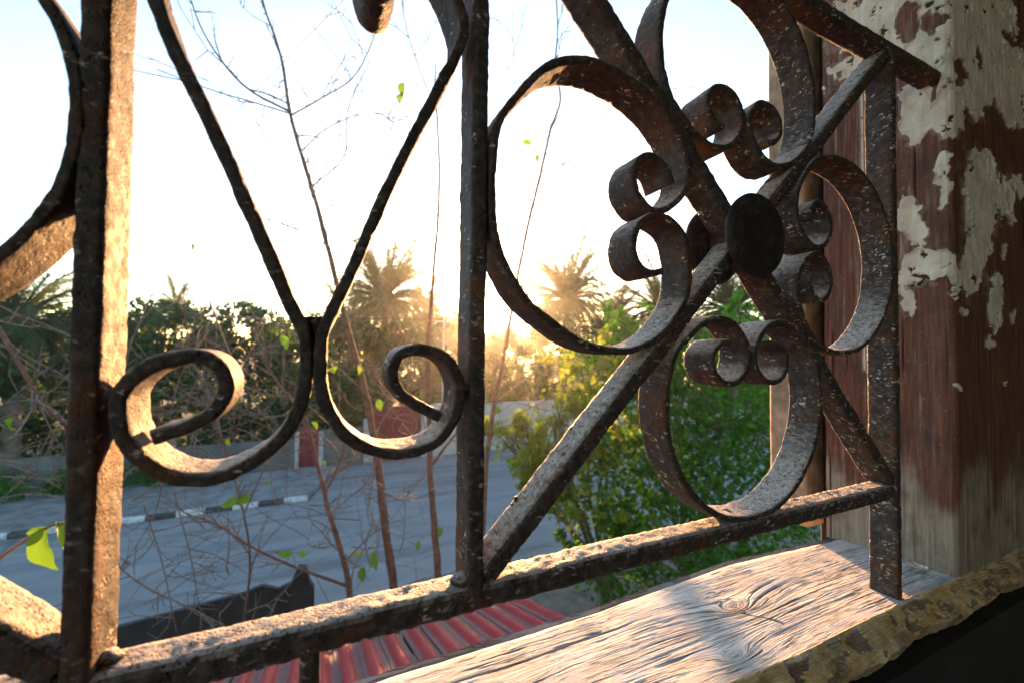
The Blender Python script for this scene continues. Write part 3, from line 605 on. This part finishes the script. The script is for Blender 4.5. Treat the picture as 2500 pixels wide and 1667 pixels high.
def broad_tree(name, base, h, w, n, leaf, mat, label, seed, group=None, trunk_r=.16, low=.12):
    rg = random.Random(seed); t = empty(name, base); tag(t, label, 'tree' if 'tree' in name else 'shrub', group)
    b = Vector(base); limbs = []
    top = b + Vector((rg.uniform(-.3, .3), rg.uniform(-.3, .3), h * .78))
    pts = [b + Vector((0, 0, -.05)), b.lerp(top, .3) + Vector((rg.uniform(-.15, .15), rg.uniform(-.15, .15), 0)), b.lerp(top, .65), top]
    parts = [tube(pts, [trunk_r, trunk_r * .75, trunk_r * .45, .02], 8)]
    clumps = []
    for i in range(16):
        a = rg.uniform(0, 6.283); f = rg.uniform(low, .96); rr = w * (.25 + .75 * math.sin(math.pi * min(1, max(.12, f)) ** .8)) * rg.uniform(.35, .8)
        c = b + Vector((rr * math.cos(a), rr * math.sin(a), h * f)); s = w * rg.uniform(.30, .50)
        if c.z + s * .8 > b.z + h: c.z = b.z + h - s * .8
        clumps.append((c, (s, s, s * .8)))
        st = b.lerp(top, min(.95, max(.15, f * .7))); parts.append(tube([st, st.lerp(c, .5) + Vector((0, 0, .15)), c], [trunk_r * .35, trunk_r * .2, .012], 5))
    V, Q, o = [], [], 0
    for v, q in parts: V.append(v); Q.append(q + o); o += len(v)
    link('trunk', mesh_np('trunk', np.vstack(V), np.vstack(Q)), PALMT, t)
    v, q, var = leaf_cloud(clumps, n, leaf, seed=seed); link('crown', mesh_np('crown', v, q, False, dict(var=var)), mat, t)
    return t
def frond_me(name, L, droop, seed):
    rg = random.Random(seed); n = 14; mid = []
    for i in range(n + 1):
        f = i / n; mid.append(Vector((L * (f - .30 * droop * f ** 3), .04 * L * math.sin(f * 2 + seed), L * (.30 * f - droop * f ** 2.4 * .80))))
    V, Q = tube(mid, [.022 * (1 - .85 * i / n) for i in range(n + 1)], 4); V = [tuple(x) for x in V]; T = [tuple(q) for q in Q]; tri = []
    for i in range(1, 58):
        f = .14 + .86 * i / 58; k = min(n - 1, int(f * n)); p = mid[k].lerp(mid[k + 1], f * n - k); tg = (mid[k + 1] - mid[k]).normalized()
        ll = L * .25 * math.sin(math.pi * min(1, f * .80 + .14)) ** .7 * rg.uniform(.75, 1.2)
        for s in (-1, 1):
            dr = (tg * rg.uniform(.6, 1.1) + Vector((0, s, 0)) * rg.uniform(.5, .8) + Vector((0, 0, rg.uniform(-.30, .35)))).normalized(); e = p + dr * ll; wv = tg * .0085 * L
            b = len(V); V += [tuple(p - wv), tuple(p + wv), tuple(e - Vector((0, 0, ll * rg.uniform(.05, .35))))]; tri.append((b, b + 1, b + 2))
    var = np.array([rg.random() for _ in V]); return mesh_np(name, np.array(V), [np.array(T), np.array(tri)], False, dict(var=var))
FR = [frond_me('frond_%d' % i, 1., d, i) for i, d in enumerate((.25, .55, .85, 1.05))]
for f in FR: f.materials.append(LEAF_PALM)
def palm(base, h, fl, nf, label, seed, group='date palms beyond the wall'):
    rg = random.Random(seed); t = empty('palm_tree', base); tag(t, label, 'palm', group); b = Vector(base); top = b + Vector((rg.uniform(-.4, .4), 0, h))
    n = 26; pts = [b.lerp(top, i / n) for i in range(n + 1)]; rad = [(.20 + .05 * (i % 2)) * (1.15 - .25 * i / n) for i in range(n + 1)]
    link('trunk', tube_me('trunk', pts, rad, 9), PALMT, t)
    for i in range(nf):
        f = i / nf; me = FR[min(3, int(f * 4))]; o = link('frond', me, None, t)
        el = R(78 - 98 * f + rg.uniform(-10, 10)); az = i * 2.39996 + rg.uniform(-.25, .25); s = fl * 1.75 * rg.uniform(.75, 1.1)
        o.matrix_parent_inverse = Matrix.Identity(4)
        o.location = top - b; o.rotation_euler = (0, -el + .35, az); o.scale = (s, s, s)
    return t
# date palms: azimuth, ground distance, crown elevation, frond length
for q, (az, ds, el, fl, nf, lab) in enumerate([
    (7.8, 26, 6.6, 2.6, 72, 'tall date palm left of the middle upright bar, above the red gate'),
    (32.6, 30, 7.0, 2.8, 80, 'largest date palm, right of the sun, seen through the left petal'),
    (44.0, 33, 5.4, 2.6, 60, 'date palm low between the left petal and the hub disc'),
    (53.0, 29, 5.0, 2.6, 64, 'date palm seen below the hub disc over the dense shrub'),
    (-26.0, 22, 2.0, 1.7, 46, 'date palm at the left edge with arching fronds'),
    (-15.0, 62, 4.7, 2.2, 22, 'small far date palm above the left hedge of trees'),
    (13.2, 34, 5.0, 2.1, 46, 'date palm just left of the sun behind the pole'),
    (38.5, 36, 4.6, 2.3, 44, 'date palm behind the sunny shrub, lower than its neighbour'),
    (3.0, 38, 3.4, 2.5, 26, 'date palm half hidden behind the trees above the narrow red door')]):
    p = azel(az, 0, ds); palm((p.x, p.y, 0), 5 + ds * math.tan(R(el)), fl, nf, lab, 200 + q)
hd = [(-29, 22, 4.4), (-24, 25, 3.8), (-19.5, 23, 5.0), (-16, 25, 5.3), (-12, 23.5, 5.6), (-8, 25, 5.8), (-4.5, 23.5, 5.2), (-1, 25, 4.8), (2.5, 23.5, 4.6), (6, 25, 4.6), (10.5, 24.5, 4.8), (13.5, 25.5, 5.4), (17.0, 27, 5.8), (22.0, 29, 5.0), (25.2, 32, 4.6), (28.3, 27, 6.4), (32.5, 26, 5.6), (35, 28, 5.0), (40, 30, 4.8), (45, 31, 4.4), (50, 31, 4.4), (56, 32, 3.8), (62, 34, 4)]
WHERE = ['at the left edge', 'behind the left upright bar', 'right of the left upright bar', 'above the left spiral, left part', 'above the left spiral', 'left of the V', 'behind the left arm of the V', 'behind the V joint', 'right of the V joint', 'behind the tall palm', 'above the red gate', 'left of the utility pole', 'behind the middle upright bar', 'below the sun', 'just right of the sun, low', 'right below the sun', 'under the largest palm', 'behind the sunny shrub', 'right of the largest palm', 'behind the hub disc, left', 'behind the hub disc, right', 'behind the right petal', 'behind the jamb']
for q, ((az, ds, el), wh) in enumerate(zip(hd, WHERE)):
    p = azel(az, 0, ds); h = 5 + ds * math.tan(R(el))
    broad_tree('broadleaf_tree', (p.x, p.y, 0), h, 1.75 if q in (12, 15) else 1.9 + .4 * ((q * 7) % 3) / 2, 6000, .26, LEAF_DARK, 'dark backlit bushy tree beyond the road, ' + wh, 300 + q, 'trees beyond the road', low=.06)
for q in range(15):
    az = -31 + q * 6.4 + 1.3 * math.sin(q * 5.1); ds = 37 + 3 * math.sin(q * 2.3); p = azel(az, 0, ds); h = 5 + ds * math.tan(R(3.3 + .7 * math.sin(q * 3.7)))
    broad_tree('broadleaf_tree', (p.x, p.y, 0), h, 3.1, 3600, .40, LEAF_DARK, 'far hazy second-row tree, seen ' + WHERE[min(range(len(hd)), key=lambda k_: abs(hd[k_][0] - az))], 350 + q, 'far trees in the second row', low=.04)
# low hedge at the foot of the far trees, left
hv_, hq, hvar = leaf_cloud([(Vector((x, 18.6 + .2 * math.sin(x * 3), .55 + .12 * math.sin(x * 1.7))), (.7, .42, .55)) for x in np.arange(-15, -4.5, .55)], 9000, .11, seed=400, hollow=.4)
tag(link('hedge', mesh_np('hedge', hv_, hq, False, dict(var=hvar)), LEAF_BUSH), 'low dark green hedge along the far pavement, left', 'hedge')

# large shrubs right below the window
def shrub(name, clumps_ae, n, leaf, mat, label, seed, base):
    t = empty(name, base); tag(t, label, 'shrub'); cl = [(azel(a, e, d), (r, r, r * .85)) for a, e, d, r in clumps_ae]; b = Vector(base); parts = []; rg = random.Random(seed)
    for c, r in cl:
        m = b.lerp(c, .5) + Vector((rg.uniform(-.3, .3), rg.uniform(-.3, .3), .2)); parts.append(tube([b + Vector((rg.uniform(-.15, .15), rg.uniform(-.15, .15), -.05)), m, c, c + Vector((rg.uniform(-.3, .3), 0, r[0] * .6))], [.05, .03, .016, .005], 6))
        for q in range(5):
            e = c + Vector([rg.uniform(-1, 1) * r[0] * .85 for _ in range(3)]); parts.append(tube([m.lerp(c, .6), c.lerp(e, .5), e], [.014, .009, .004], 5))
    for c, r in list(cl):
        for q in range(7):                                          # stray shoots that stand out of the mass
            d = Vector((rg.gauss(0, 1), rg.gauss(0, 1), abs(rg.gauss(.5, .7)))).normalized(); e0 = c + d * r[0] * .8; e1 = c + d * r[0] * rg.uniform(1.1, 1.55)
            parts.append(tube([c + d * r[0] * .3, e0, e1], [.010, .007, .003], 5))
            for f_ in (.0, .35, .7, 1.): cl.append((e0.lerp(e1, f_), (.11, .11, .11)))
    V, Q, o = [], [], 0
    for v, q in parts: V.append(v); Q.append(q + o); o += len(v)
    link('stem', mesh_np('stem', np.vstack(V), np.vstack(Q)), TWIG, t)
    v, q, var = leaf_cloud(cl, n, leaf, seed=seed, hollow=.25); link('foliage', mesh_np('foliage', v, q, False, dict(var=var)), mat, t)['kind'] = 'stuff'
    return t
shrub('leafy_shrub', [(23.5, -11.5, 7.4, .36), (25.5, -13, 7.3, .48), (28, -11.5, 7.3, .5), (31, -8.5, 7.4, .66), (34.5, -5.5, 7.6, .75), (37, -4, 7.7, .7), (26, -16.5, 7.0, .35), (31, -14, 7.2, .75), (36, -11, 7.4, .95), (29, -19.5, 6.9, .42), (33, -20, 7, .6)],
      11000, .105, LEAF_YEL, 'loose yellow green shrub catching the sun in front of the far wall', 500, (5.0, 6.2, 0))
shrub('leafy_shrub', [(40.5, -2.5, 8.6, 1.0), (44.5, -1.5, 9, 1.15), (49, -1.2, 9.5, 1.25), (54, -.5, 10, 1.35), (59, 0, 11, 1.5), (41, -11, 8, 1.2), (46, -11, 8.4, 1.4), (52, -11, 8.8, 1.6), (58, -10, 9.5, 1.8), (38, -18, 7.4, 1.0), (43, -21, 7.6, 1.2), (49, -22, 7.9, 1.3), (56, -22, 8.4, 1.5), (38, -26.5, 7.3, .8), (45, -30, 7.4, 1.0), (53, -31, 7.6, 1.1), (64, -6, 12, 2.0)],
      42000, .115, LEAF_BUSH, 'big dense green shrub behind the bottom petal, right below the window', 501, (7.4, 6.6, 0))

# bare saplings in the yard, traced branch by branch
def leaf_one(name):
    prof = [(f, .37 * math.sin(math.pi * f ** .8) ** .8 * (1 - .25 * f)) for f in [i / 12 for i in range(13)]]; V = []; Q = []
    for x, w in prof: V += [(x, -w, .25 * w + .12 * math.sin(x * 3) + .02 * math.sin(x * 14)), (x, 0, .10 * math.sin(x * 3)), (x, w, .25 * w + .12 * math.sin(x * 3) - .02 * math.sin(x * 13))]
    for i in range(len(prof) - 1):
        for k in (0, 1): a = i * 3 + k; Q.append((a, a + 1, a + 4, a + 3))
    return np.array(V), np.array(Q)
LV, LQ = leaf_one('leaf'); LEAFME = []
for q, vv in enumerate((.15, .45, .6, 1.0)):
    me = mesh_np('leaf_%d' % q, LV, LQ, True, dict(var=np.full(len(LV), vv))); me.materials.append(LEAF_ONE); LEAFME.append(me)
def bare_tree(label, Y, lines, twigs, leaves, seed, base=None, mat=None, cat='tree', thorn=.5, extra=()):
    """lines: (points in the photo, start radius, end radius, depth offset); first is the trunk"""
    rg = random.Random(seed); world = []
    for pts, r0, r1, dy in lines:
        n = len(pts); world.append(([at(x, y, Y + dy * i / max(1, n - 1)) for i, (x, y) in enumerate(pts)], r0, r1))
    b = world[0][0][0]; bs = Vector((b.x, b.y, 0)) if base is None else Vector(base)
    t = empty('bare_sapling' if cat == 'tree' else 'bare_shrub', bs); tag(t, label, cat)
    if b.z > .05: world[0] = ([bs - Vector((0, 0, .05)), bs.lerp(b, .5) + Vector((.05, 0, 0))] + world[0][0], world[0][1] * 1.15, world[0][2])
    def smooth(P, k=5):
        P = [2 * P[0] - P[1]] + P + [2 * P[-1] - P[-2]]; out = []
        for i in range(1, len(P) - 2):
            for q in range(k):
                f = q / k; a, b_, c, d = P[i - 1:i + 3]; out.append(.5 * (2 * b_ + (c - a) * f + (2 * a - 5 * b_ + 4 * c - d) * f * f + (3 * b_ - a - 3 * c + d) * f ** 3))
        return out + [P[-2]]
    tw = []; allp = []
    for li, (P, r0, r1) in enumerate(world):
        Ps = smooth(P); n = len(Ps); rad = [r0 + (r1 - r0) * (i / (n - 1)) ** .85 for i in range(n)]
        Ps = [p + Vector([rg.gauss(0, rad[i] * .10) for _ in range(3)]) if 0 < i < n - 1 else p for i, p in enumerate(Ps)]
        link('trunk' if li == 0 else 'branch', tube_me('trunk' if li == 0 else 'branch', Ps, [r * (1 + .12 * (i % 3 == 0)) for i, r in enumerate(rad)], 7 if r0 > .02 else 5), mat or (BARK if r0 > .012 else TWIG), t)
        allp += Ps
        # short spurs and fine side twigs
        for i in range(3, n - 1):
            tg = (Ps[min(n - 1, i + 1)] - Ps[i - 1]).normalized()
            if rg.random() < thorn:
                d = (tg * rg.uniform(.1, .6) + Vector([rg.gauss(0, 1) for _ in range(3)]) * .7).normalized(); tw.append(tube([Ps[i], Ps[i] + d * rg.uniform(.02, .06)], [rad[i] * .6 + .001, .0012], 4))
            if rg.random() < twigs and rad[i] < .035:
                d = (tg * .7 + Vector([rg.gauss(0, 1), rg.gauss(0, .8), rg.gauss(.25, .7)]) * .6).normalized(); L = rg.uniform(.2, 1.0); pp = [Ps[i]]
                for s_ in range(4): d = (d + Vector([rg.gauss(0, .22) for _ in range(3)]) + Vector((0, 0, .06))).normalized(); pp.append(pp[-1] + d * L / 4)
                r_ = max(.0055, min(.009, rad[i] * .75)); tw.append(tube(pp, [r_, r_ * .85, r_ * .7, r_ * .5, .0036], 4))
                for s_ in (1, 2, 3):
                    d2 = (d + Vector([rg.gauss(0, .8) for _ in range(3)])).normalized(); tw.append(tube([pp[s_], pp[s_] + d2 * rg.uniform(.03, .2)], [r_ * .7, .0034], 4))
    for (x0, x1, y0, y1, n) in extra:                              # arching side shoots of the tangle
        for _ in range(n):
            x, y = rg.uniform(x0, x1), rg.uniform(y0, y1); p = at(x, y, Y + rg.uniform(-.5, .7)); d = Vector((rg.gauss(0, 1), rg.gauss(0, .5), rg.gauss(.25, .7))).normalized(); L = rg.uniform(.5, 1.5); pp = [p]
            for s_ in range(7): d = (d + Vector([rg.gauss(0, .16) for _ in range(3)])).normalized(); pp.append(pp[-1] + d * L / 7)
            r_ = rg.uniform(.004, .010); tw.append(tube(pp, [r_ * (1 - .09 * k_) for k_ in range(8)], 5))
            for s_ in range(2, 7):
                d2 = (d + Vector([rg.gauss(0, .8) for _ in range(3)])).normalized(); q_ = pp[s_] + d2 * rg.uniform(.08, .3); tw.append(tube([pp[s_], q_, q_ + (d2 + Vector((rg.gauss(0, .4), 0, rg.gauss(.1, .4)))) * .14], [r_ * .55, r_ * .4, .002], 4))
    for (x, y, s, kind, a) in leaves:
        p = at(x, y, Y); near = min(allp, key=lambda w_: (w_ - p).length)
        if (near - p).length > .01:
            m_ = near.lerp(p, .55) + Vector((rg.gauss(0, .03), rg.gauss(0, .03), .06 * (near - p).length)); tw.append(tube([near, near.lerp(m_, .5) + Vector((0, 0, .01)), m_, p], [.0045, .004, .0035, .0022], 5))
        o = link('leaf', LEAFME[kind], None, t); o.matrix_parent_inverse = Matrix.Identity(4); o.location = p - bs
        L = .66 * s * 2500 / 2352 / 1000 * (p - Vector((0, 0, CZ))).length
        o.rotation_euler = (R(60) + rg.uniform(-.7, .7), R(a), R(-20) + rg.uniform(-.8, .8)); o.scale = (L, L * rg.uniform(.65, .9), L * rg.uniform(1., 1.8))
    if tw:
        V, Q, o = [], [], 0
        for v, q in tw: V.append(v); Q.append(q + o); o += len(v)
        link('twigs', mesh_np('twigs', np.vstack(V), np.vstack(Q)), TWIG, t)['kind'] = 'stuff'
    return t
bare_tree('tallest bare sapling with reddish trunk, its top crossing the V of the grille', 4.8, [
    ([(905, 1370), (880, 1180), (866, 1040), (838, 900), (800, 760), (770, 640), (735, 500), (700, 380), (667, 265), (645, 130), (605, 10), (590, -90)], .050, .007, .4),
    ([(668, 258), (570, 205), (505, 135), (460, 60), (432, -20)], .013, .006, .3), ([(668, 262), (590, 238), (480, 205), (360, 160)], .009, .005, -.2),
    ([(670, 265), (740, 225), (810, 180), (850, 110), (868, 50)], .010, .006, .2), ([(690, 350), (760, 290), (860, 260), (930, 300)], .008, .004, .3),
    ([(760, 570), (690, 530), (612, 502)], .010, .005, -.2), ([(770, 590), (810, 555), (860, 530), (900, 430)], .009, .005, .2), ([(740, 500), (720, 430), (770, 470), (830, 560)], .005, .002, .2),
    ([(715, 430), (790, 360), (800, 250), (850, 140)], .009, .005, .4), ([(838, 900), (760, 830), (700, 780), (650, 700), (600, 640)], .010, .003, -.3), ([(860, 1000), (900, 930), (950, 860), (940, 760)], .010, .003, .3),
    ([(866, 1040), (850, 1160), (872, 1230), (860, 1262)], .006, .004, -.3), ([(620, 60), (560, 20), (540, -30)], .004, .002, .1)],
    .42, [(838, 1262, 44, 3, 190), (862, 1262, 58, 1, 80), (890, 1005, 30, 3, 100), (870, 915, 42, 0, 80), (440, 558, 22, 1, 90), (925, 190, 48, 0, 85), (925, 215, 36, 0, 100), (822, 838, 34, 3, 90), (700, 700, 26, 0, 80), (905, 575, 26, 1, 10)], 21)
bare_tree('straight bare sapling with red brown trunk close left of the middle upright bar', 4.9, [
    ([(1008, 1350), (996, 1200), (988, 1080), (986, 960), (981, 850), (987, 740), (996, 620), (1006, 500), (1009, 380), (1003, 250), (1000, 150)], .046, .007, .3),
    ([(990, 1070), (1035, 1010), (1075, 960), (1130, 880)], .020, .006, .4), ([(1006, 500), (960, 440), (900, 380), (870, 270), (720, 60)], .008, .004, .5), ([(1009, 400), (1050, 390), (1100, 360)], .004, .002, .1),
    ([(987, 740), (940, 690), (900, 620)], .007, .002, .3), ([(985, 900), (940, 850), (905, 760), (840, 640)], .008, .003, .3), ([(1003, 260), (960, 150), (930, 50), (920, -30)], .008, .004, .2)],
    .30, [(1010, 1208, 34, 0, 95), (1020, 900, 24, 1, 40), (960, 1240, 30, 0, 90)], 22)
bare_tree('low forked bare sapling standing over the black screen', 4.6, [
    ([(805, 1390), (790, 1290), (757, 1180), (735, 1090), (700, 960), (640, 880), (590, 800)], .036, .007, .3), ([(747, 1130), (775, 1075), (792, 1010), (780, 930)], .016, .005, .1),
    ([(800, 1345), (700, 1310), (590, 1262), (500, 1205), (430, 1180)], .016, .004, -.4), ([(757, 1180), (840, 1120), (930, 1150), (1000, 1120)], .008, .003, .2), ([(790, 1290), (850, 1230), (900, 1190), (960, 1100)], .010, .003, .1)],
    .5, [(672, 1270, 40, 1, 190), (690, 1268, 36, 2, -10), (645, 770, 46, 1, 70), (775, 840, 34, 3, 160), (760, 850, 30, 3, 20), (715, 968, 30, 1, 60), (740, 1055, 30, 1, 80), (835, 1300, 44, 0, 90)], 23)
bare_tree('bare sapling right of the middle upright bar with two green leaves', 5.1, [
    ([(1105, 1290), (1125, 1000), (1160, 800), (1182, 680), (1196, 600), (1217, 500), (1242, 400), (1264, 300), (1287, 230), (1276, 150), (1281, 60), (1275, -40)], .034, .009, .3),
    ([(1264, 300), (1302, 230), (1335, 165)], .009, .005, .1), ([(1243, 395), (1330, 362), (1425, 318)], .009, .004, .2), ([(1238, 412), (1290, 382), (1345, 335)], .007, .004, -.2), ([(1217, 500), (1165, 468), (1135, 462)], .007, .004, .1),
    ([(1235, 340), (1200, 290), (1182, 190), (1178, 30)], .008, .004, .2), ([(1200, 580), (1225, 555), (1260, 520)], .009, .002, -.1), ([(1250, 360), (1340, 280), (1440, 240), (1560, 200)], .006, .003, .3),
    ([(1140, 920), (1230, 850), (1300, 780), (1400, 700)], .009, .003, .3), ([(1130, 980), (1210, 940), (1290, 900), (1380, 840)], .007, .003, .2)],
    .30, [(1222, 330, 34, 2, 200), (1252, 325, 30, 1, -20), (1235, 355, 30, 0, 80)], 24)
bare_tree('tangled bare shrub of crossing grey twigs behind the left spiral', 5.4, [
    ([(560, 1440), (575, 1300), (560, 1180), (520, 1040), (470, 900), (430, 760), (420, 620)], .016, .004, .3), ([(560, 1180), (640, 1000), (690, 900), (740, 800), (820, 660)], .011, .003, .2),
    ([(-40, 700), (0, 760), (60, 865), (100, 928), (160, 985)], .022, .012, .1), ([(-60, 985), (0, 962), (120, 930), (280, 932), (420, 945), (540, 955), (660, 995), (780, 1035)], .013, .006, .1),
    ([(480, 690), (540, 840), (600, 950), (680, 1060)], .009, .003, .2), ([(610, 735), (540, 870), (440, 970), (330, 1040)], .008, .003, -.2), ([(262, 1290), (330, 1345), (450, 1402), (540, 1450)], .010, .005, -.4),
    ([(330, 1160), (372, 1290), (405, 1450)], .007, .004, .1), ([(400, 1130), (440, 1290), (465, 1440)], .007, .004, .1), ([(290, 960), (330, 860), (400, 800), (520, 740)], .007, .003, .1), ([(480, 760), (420, 850), (390, 960), (370, 1060)], .007, .003, .1),
    ([(700, 940), (600, 960), (520, 930), (430, 930)], .008, .003, .2), ([(560, 1060), (660, 1080), (760, 1080), (900, 1040)], .006, .003, .2), ([(0, 1060), (70, 1085), (140, 1120)], .007, .004, .1), ([(90, 930), (125, 1000), (150, 1040)], .008, .004, .1)],
    .75, [(545, 1140, 44, 2, 150), (568, 1128, 52, 1, 140), (605, 1108, 22, 1, 20), (523, 1005, 24, 3, 60), (30, 955, 30, 0, 100), (600, 960, 14, 1, 10)], 25, cat='shrub', extra=[(280, 760, 700, 1080, 24), (280, 1000, 1080, 1420, 24), (0, 150, 760, 1200, 7), (720, 1040, 720, 1100, 20), (1120, 1420, 760, 1000, 14)])
bare_tree('thin twig with one big lit leaf low beside the left upright bar', 1.55, [([(-160, 1420), (-60, 1330), (40, 1250), (120, 1205), (170, 1200)], .006, .003, 0.)], .0, [(92, 1212, 100, 1, 68), (128, 1196, 118, 2, 78), (112, 1208, 60, 1, 150)], 26, base=(-.95, 1.6, 0), cat='shrub', thorn=.1)

# ------------------------------------------------------------------ tiled lean-to roof below and the black screen
def roof_mat():
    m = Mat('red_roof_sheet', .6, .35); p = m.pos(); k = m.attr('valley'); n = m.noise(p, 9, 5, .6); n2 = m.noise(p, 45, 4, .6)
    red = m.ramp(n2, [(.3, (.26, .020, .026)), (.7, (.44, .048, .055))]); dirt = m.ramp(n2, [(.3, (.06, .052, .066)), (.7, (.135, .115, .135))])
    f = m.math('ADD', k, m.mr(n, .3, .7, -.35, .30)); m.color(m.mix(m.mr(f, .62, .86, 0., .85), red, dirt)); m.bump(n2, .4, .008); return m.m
ROOFM = roof_mat()
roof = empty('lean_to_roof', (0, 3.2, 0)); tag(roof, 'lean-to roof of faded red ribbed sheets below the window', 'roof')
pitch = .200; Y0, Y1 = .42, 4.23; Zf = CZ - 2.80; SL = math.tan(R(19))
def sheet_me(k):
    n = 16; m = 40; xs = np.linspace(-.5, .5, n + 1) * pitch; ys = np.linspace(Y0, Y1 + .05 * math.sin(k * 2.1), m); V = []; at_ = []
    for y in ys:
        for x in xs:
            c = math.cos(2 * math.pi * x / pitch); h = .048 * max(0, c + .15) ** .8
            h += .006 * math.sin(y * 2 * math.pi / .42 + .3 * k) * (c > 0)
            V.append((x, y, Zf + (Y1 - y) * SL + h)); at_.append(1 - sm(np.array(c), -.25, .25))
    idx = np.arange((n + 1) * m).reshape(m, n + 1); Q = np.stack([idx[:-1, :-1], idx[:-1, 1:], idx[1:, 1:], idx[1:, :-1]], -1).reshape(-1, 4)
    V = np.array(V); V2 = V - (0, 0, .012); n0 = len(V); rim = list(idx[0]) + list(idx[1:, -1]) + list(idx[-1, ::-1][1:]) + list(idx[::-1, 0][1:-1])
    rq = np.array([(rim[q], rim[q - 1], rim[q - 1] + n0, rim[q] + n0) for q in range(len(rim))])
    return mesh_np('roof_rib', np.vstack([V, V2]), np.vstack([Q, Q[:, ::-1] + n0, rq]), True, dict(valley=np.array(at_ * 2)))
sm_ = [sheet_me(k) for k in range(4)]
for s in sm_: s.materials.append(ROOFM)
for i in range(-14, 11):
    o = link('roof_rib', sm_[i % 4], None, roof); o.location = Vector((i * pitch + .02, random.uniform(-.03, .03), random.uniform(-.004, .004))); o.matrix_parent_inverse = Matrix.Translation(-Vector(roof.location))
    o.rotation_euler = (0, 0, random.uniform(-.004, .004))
DARKW = simple('tarred_black_board', (.018, .018, .020), .75, .4, 5.)
link('edge_beam', box_me('edge_beam', -2.8, 2.05, Y1 - .16, Y1 - .06, Zf - .14, Zf - .03), DARKW, roof)
for x in (-2.6, -.4, 1.9): link('post', box_me('post', x - .05, x + .05, Y1 - .16, Y1 - .06, 0, Zf - .142), DARKW, roof)
def slab(name, P2, y0, y1):
    P2 = list(P2); n = len(P2); V = [(x, y0, z) for x, z in P2] + [(x, y1, z) for x, z in P2]
    return mesh_np(name, np.array(V), [np.array([list(range(n))]), np.array([list(range(2 * n - 1, n - 1, -1))]), np.array([(i, (i + 1) % n + 0, (i + 1) % n + n, i + n) for i in range(n)])[:, ::-1]], False)
YS = 6.2
tl = [(a.x, a.z) for a in (at(120, 1480, YS), at(270, 1440, YS), at(450, 1392, YS), at(560, 1362, YS), at(600, 1345, YS), at(618, 1347, YS), at(640, 1352, YS), at(668, 1338, YS), at(686, 1302, YS), at(704, 1303, YS), at(712, 1335, YS), at(722, 1350, YS))]
scr = empty('black_screen', (-1.4, YS, 0)); tag(scr, 'black boarded yard screen with a raised pointed end post at its right', 'fence')
link('board_panel', slab('board_panel', [(-7.5, 0), (-7.5, tl[0][1] - .1)] + tl[:8] + [(tl[7][0], 0)], YS, YS + .06), DARKW, scr)
link('end_post', slab('end_post', [(tl[7][0] + .005, 0)] + [(tl[7][0] + .005, tl[7][1])] + tl[8:] + [(tl[-1][0], 0)], YS - .02, YS + .10), DARKW, scr)

# ------------------------------------------------------------------ warm evening air
def haze_box():
    me = box_me('haze', -130, 130, -130, 130, -1.2, 16.); m = bpy.data.materials.new('evening_haze'); m.use_nodes = True; t = m.node_tree; t.nodes.clear()
    o = t.nodes.new('ShaderNodeOutputMaterial'); v = t.nodes.new('ShaderNodeVolumePrincipled'); v.inputs['Color'].default_value = (.96, .96, .96, 1)
    v.inputs['Density'].default_value = .0008; v.inputs['Anisotropy'].default_value = .86; t.links.new(v.outputs[0], o.inputs['Volume'])
    h = link('haze', me, m); h['kind'] = 'stuff'; return h
haze_box()
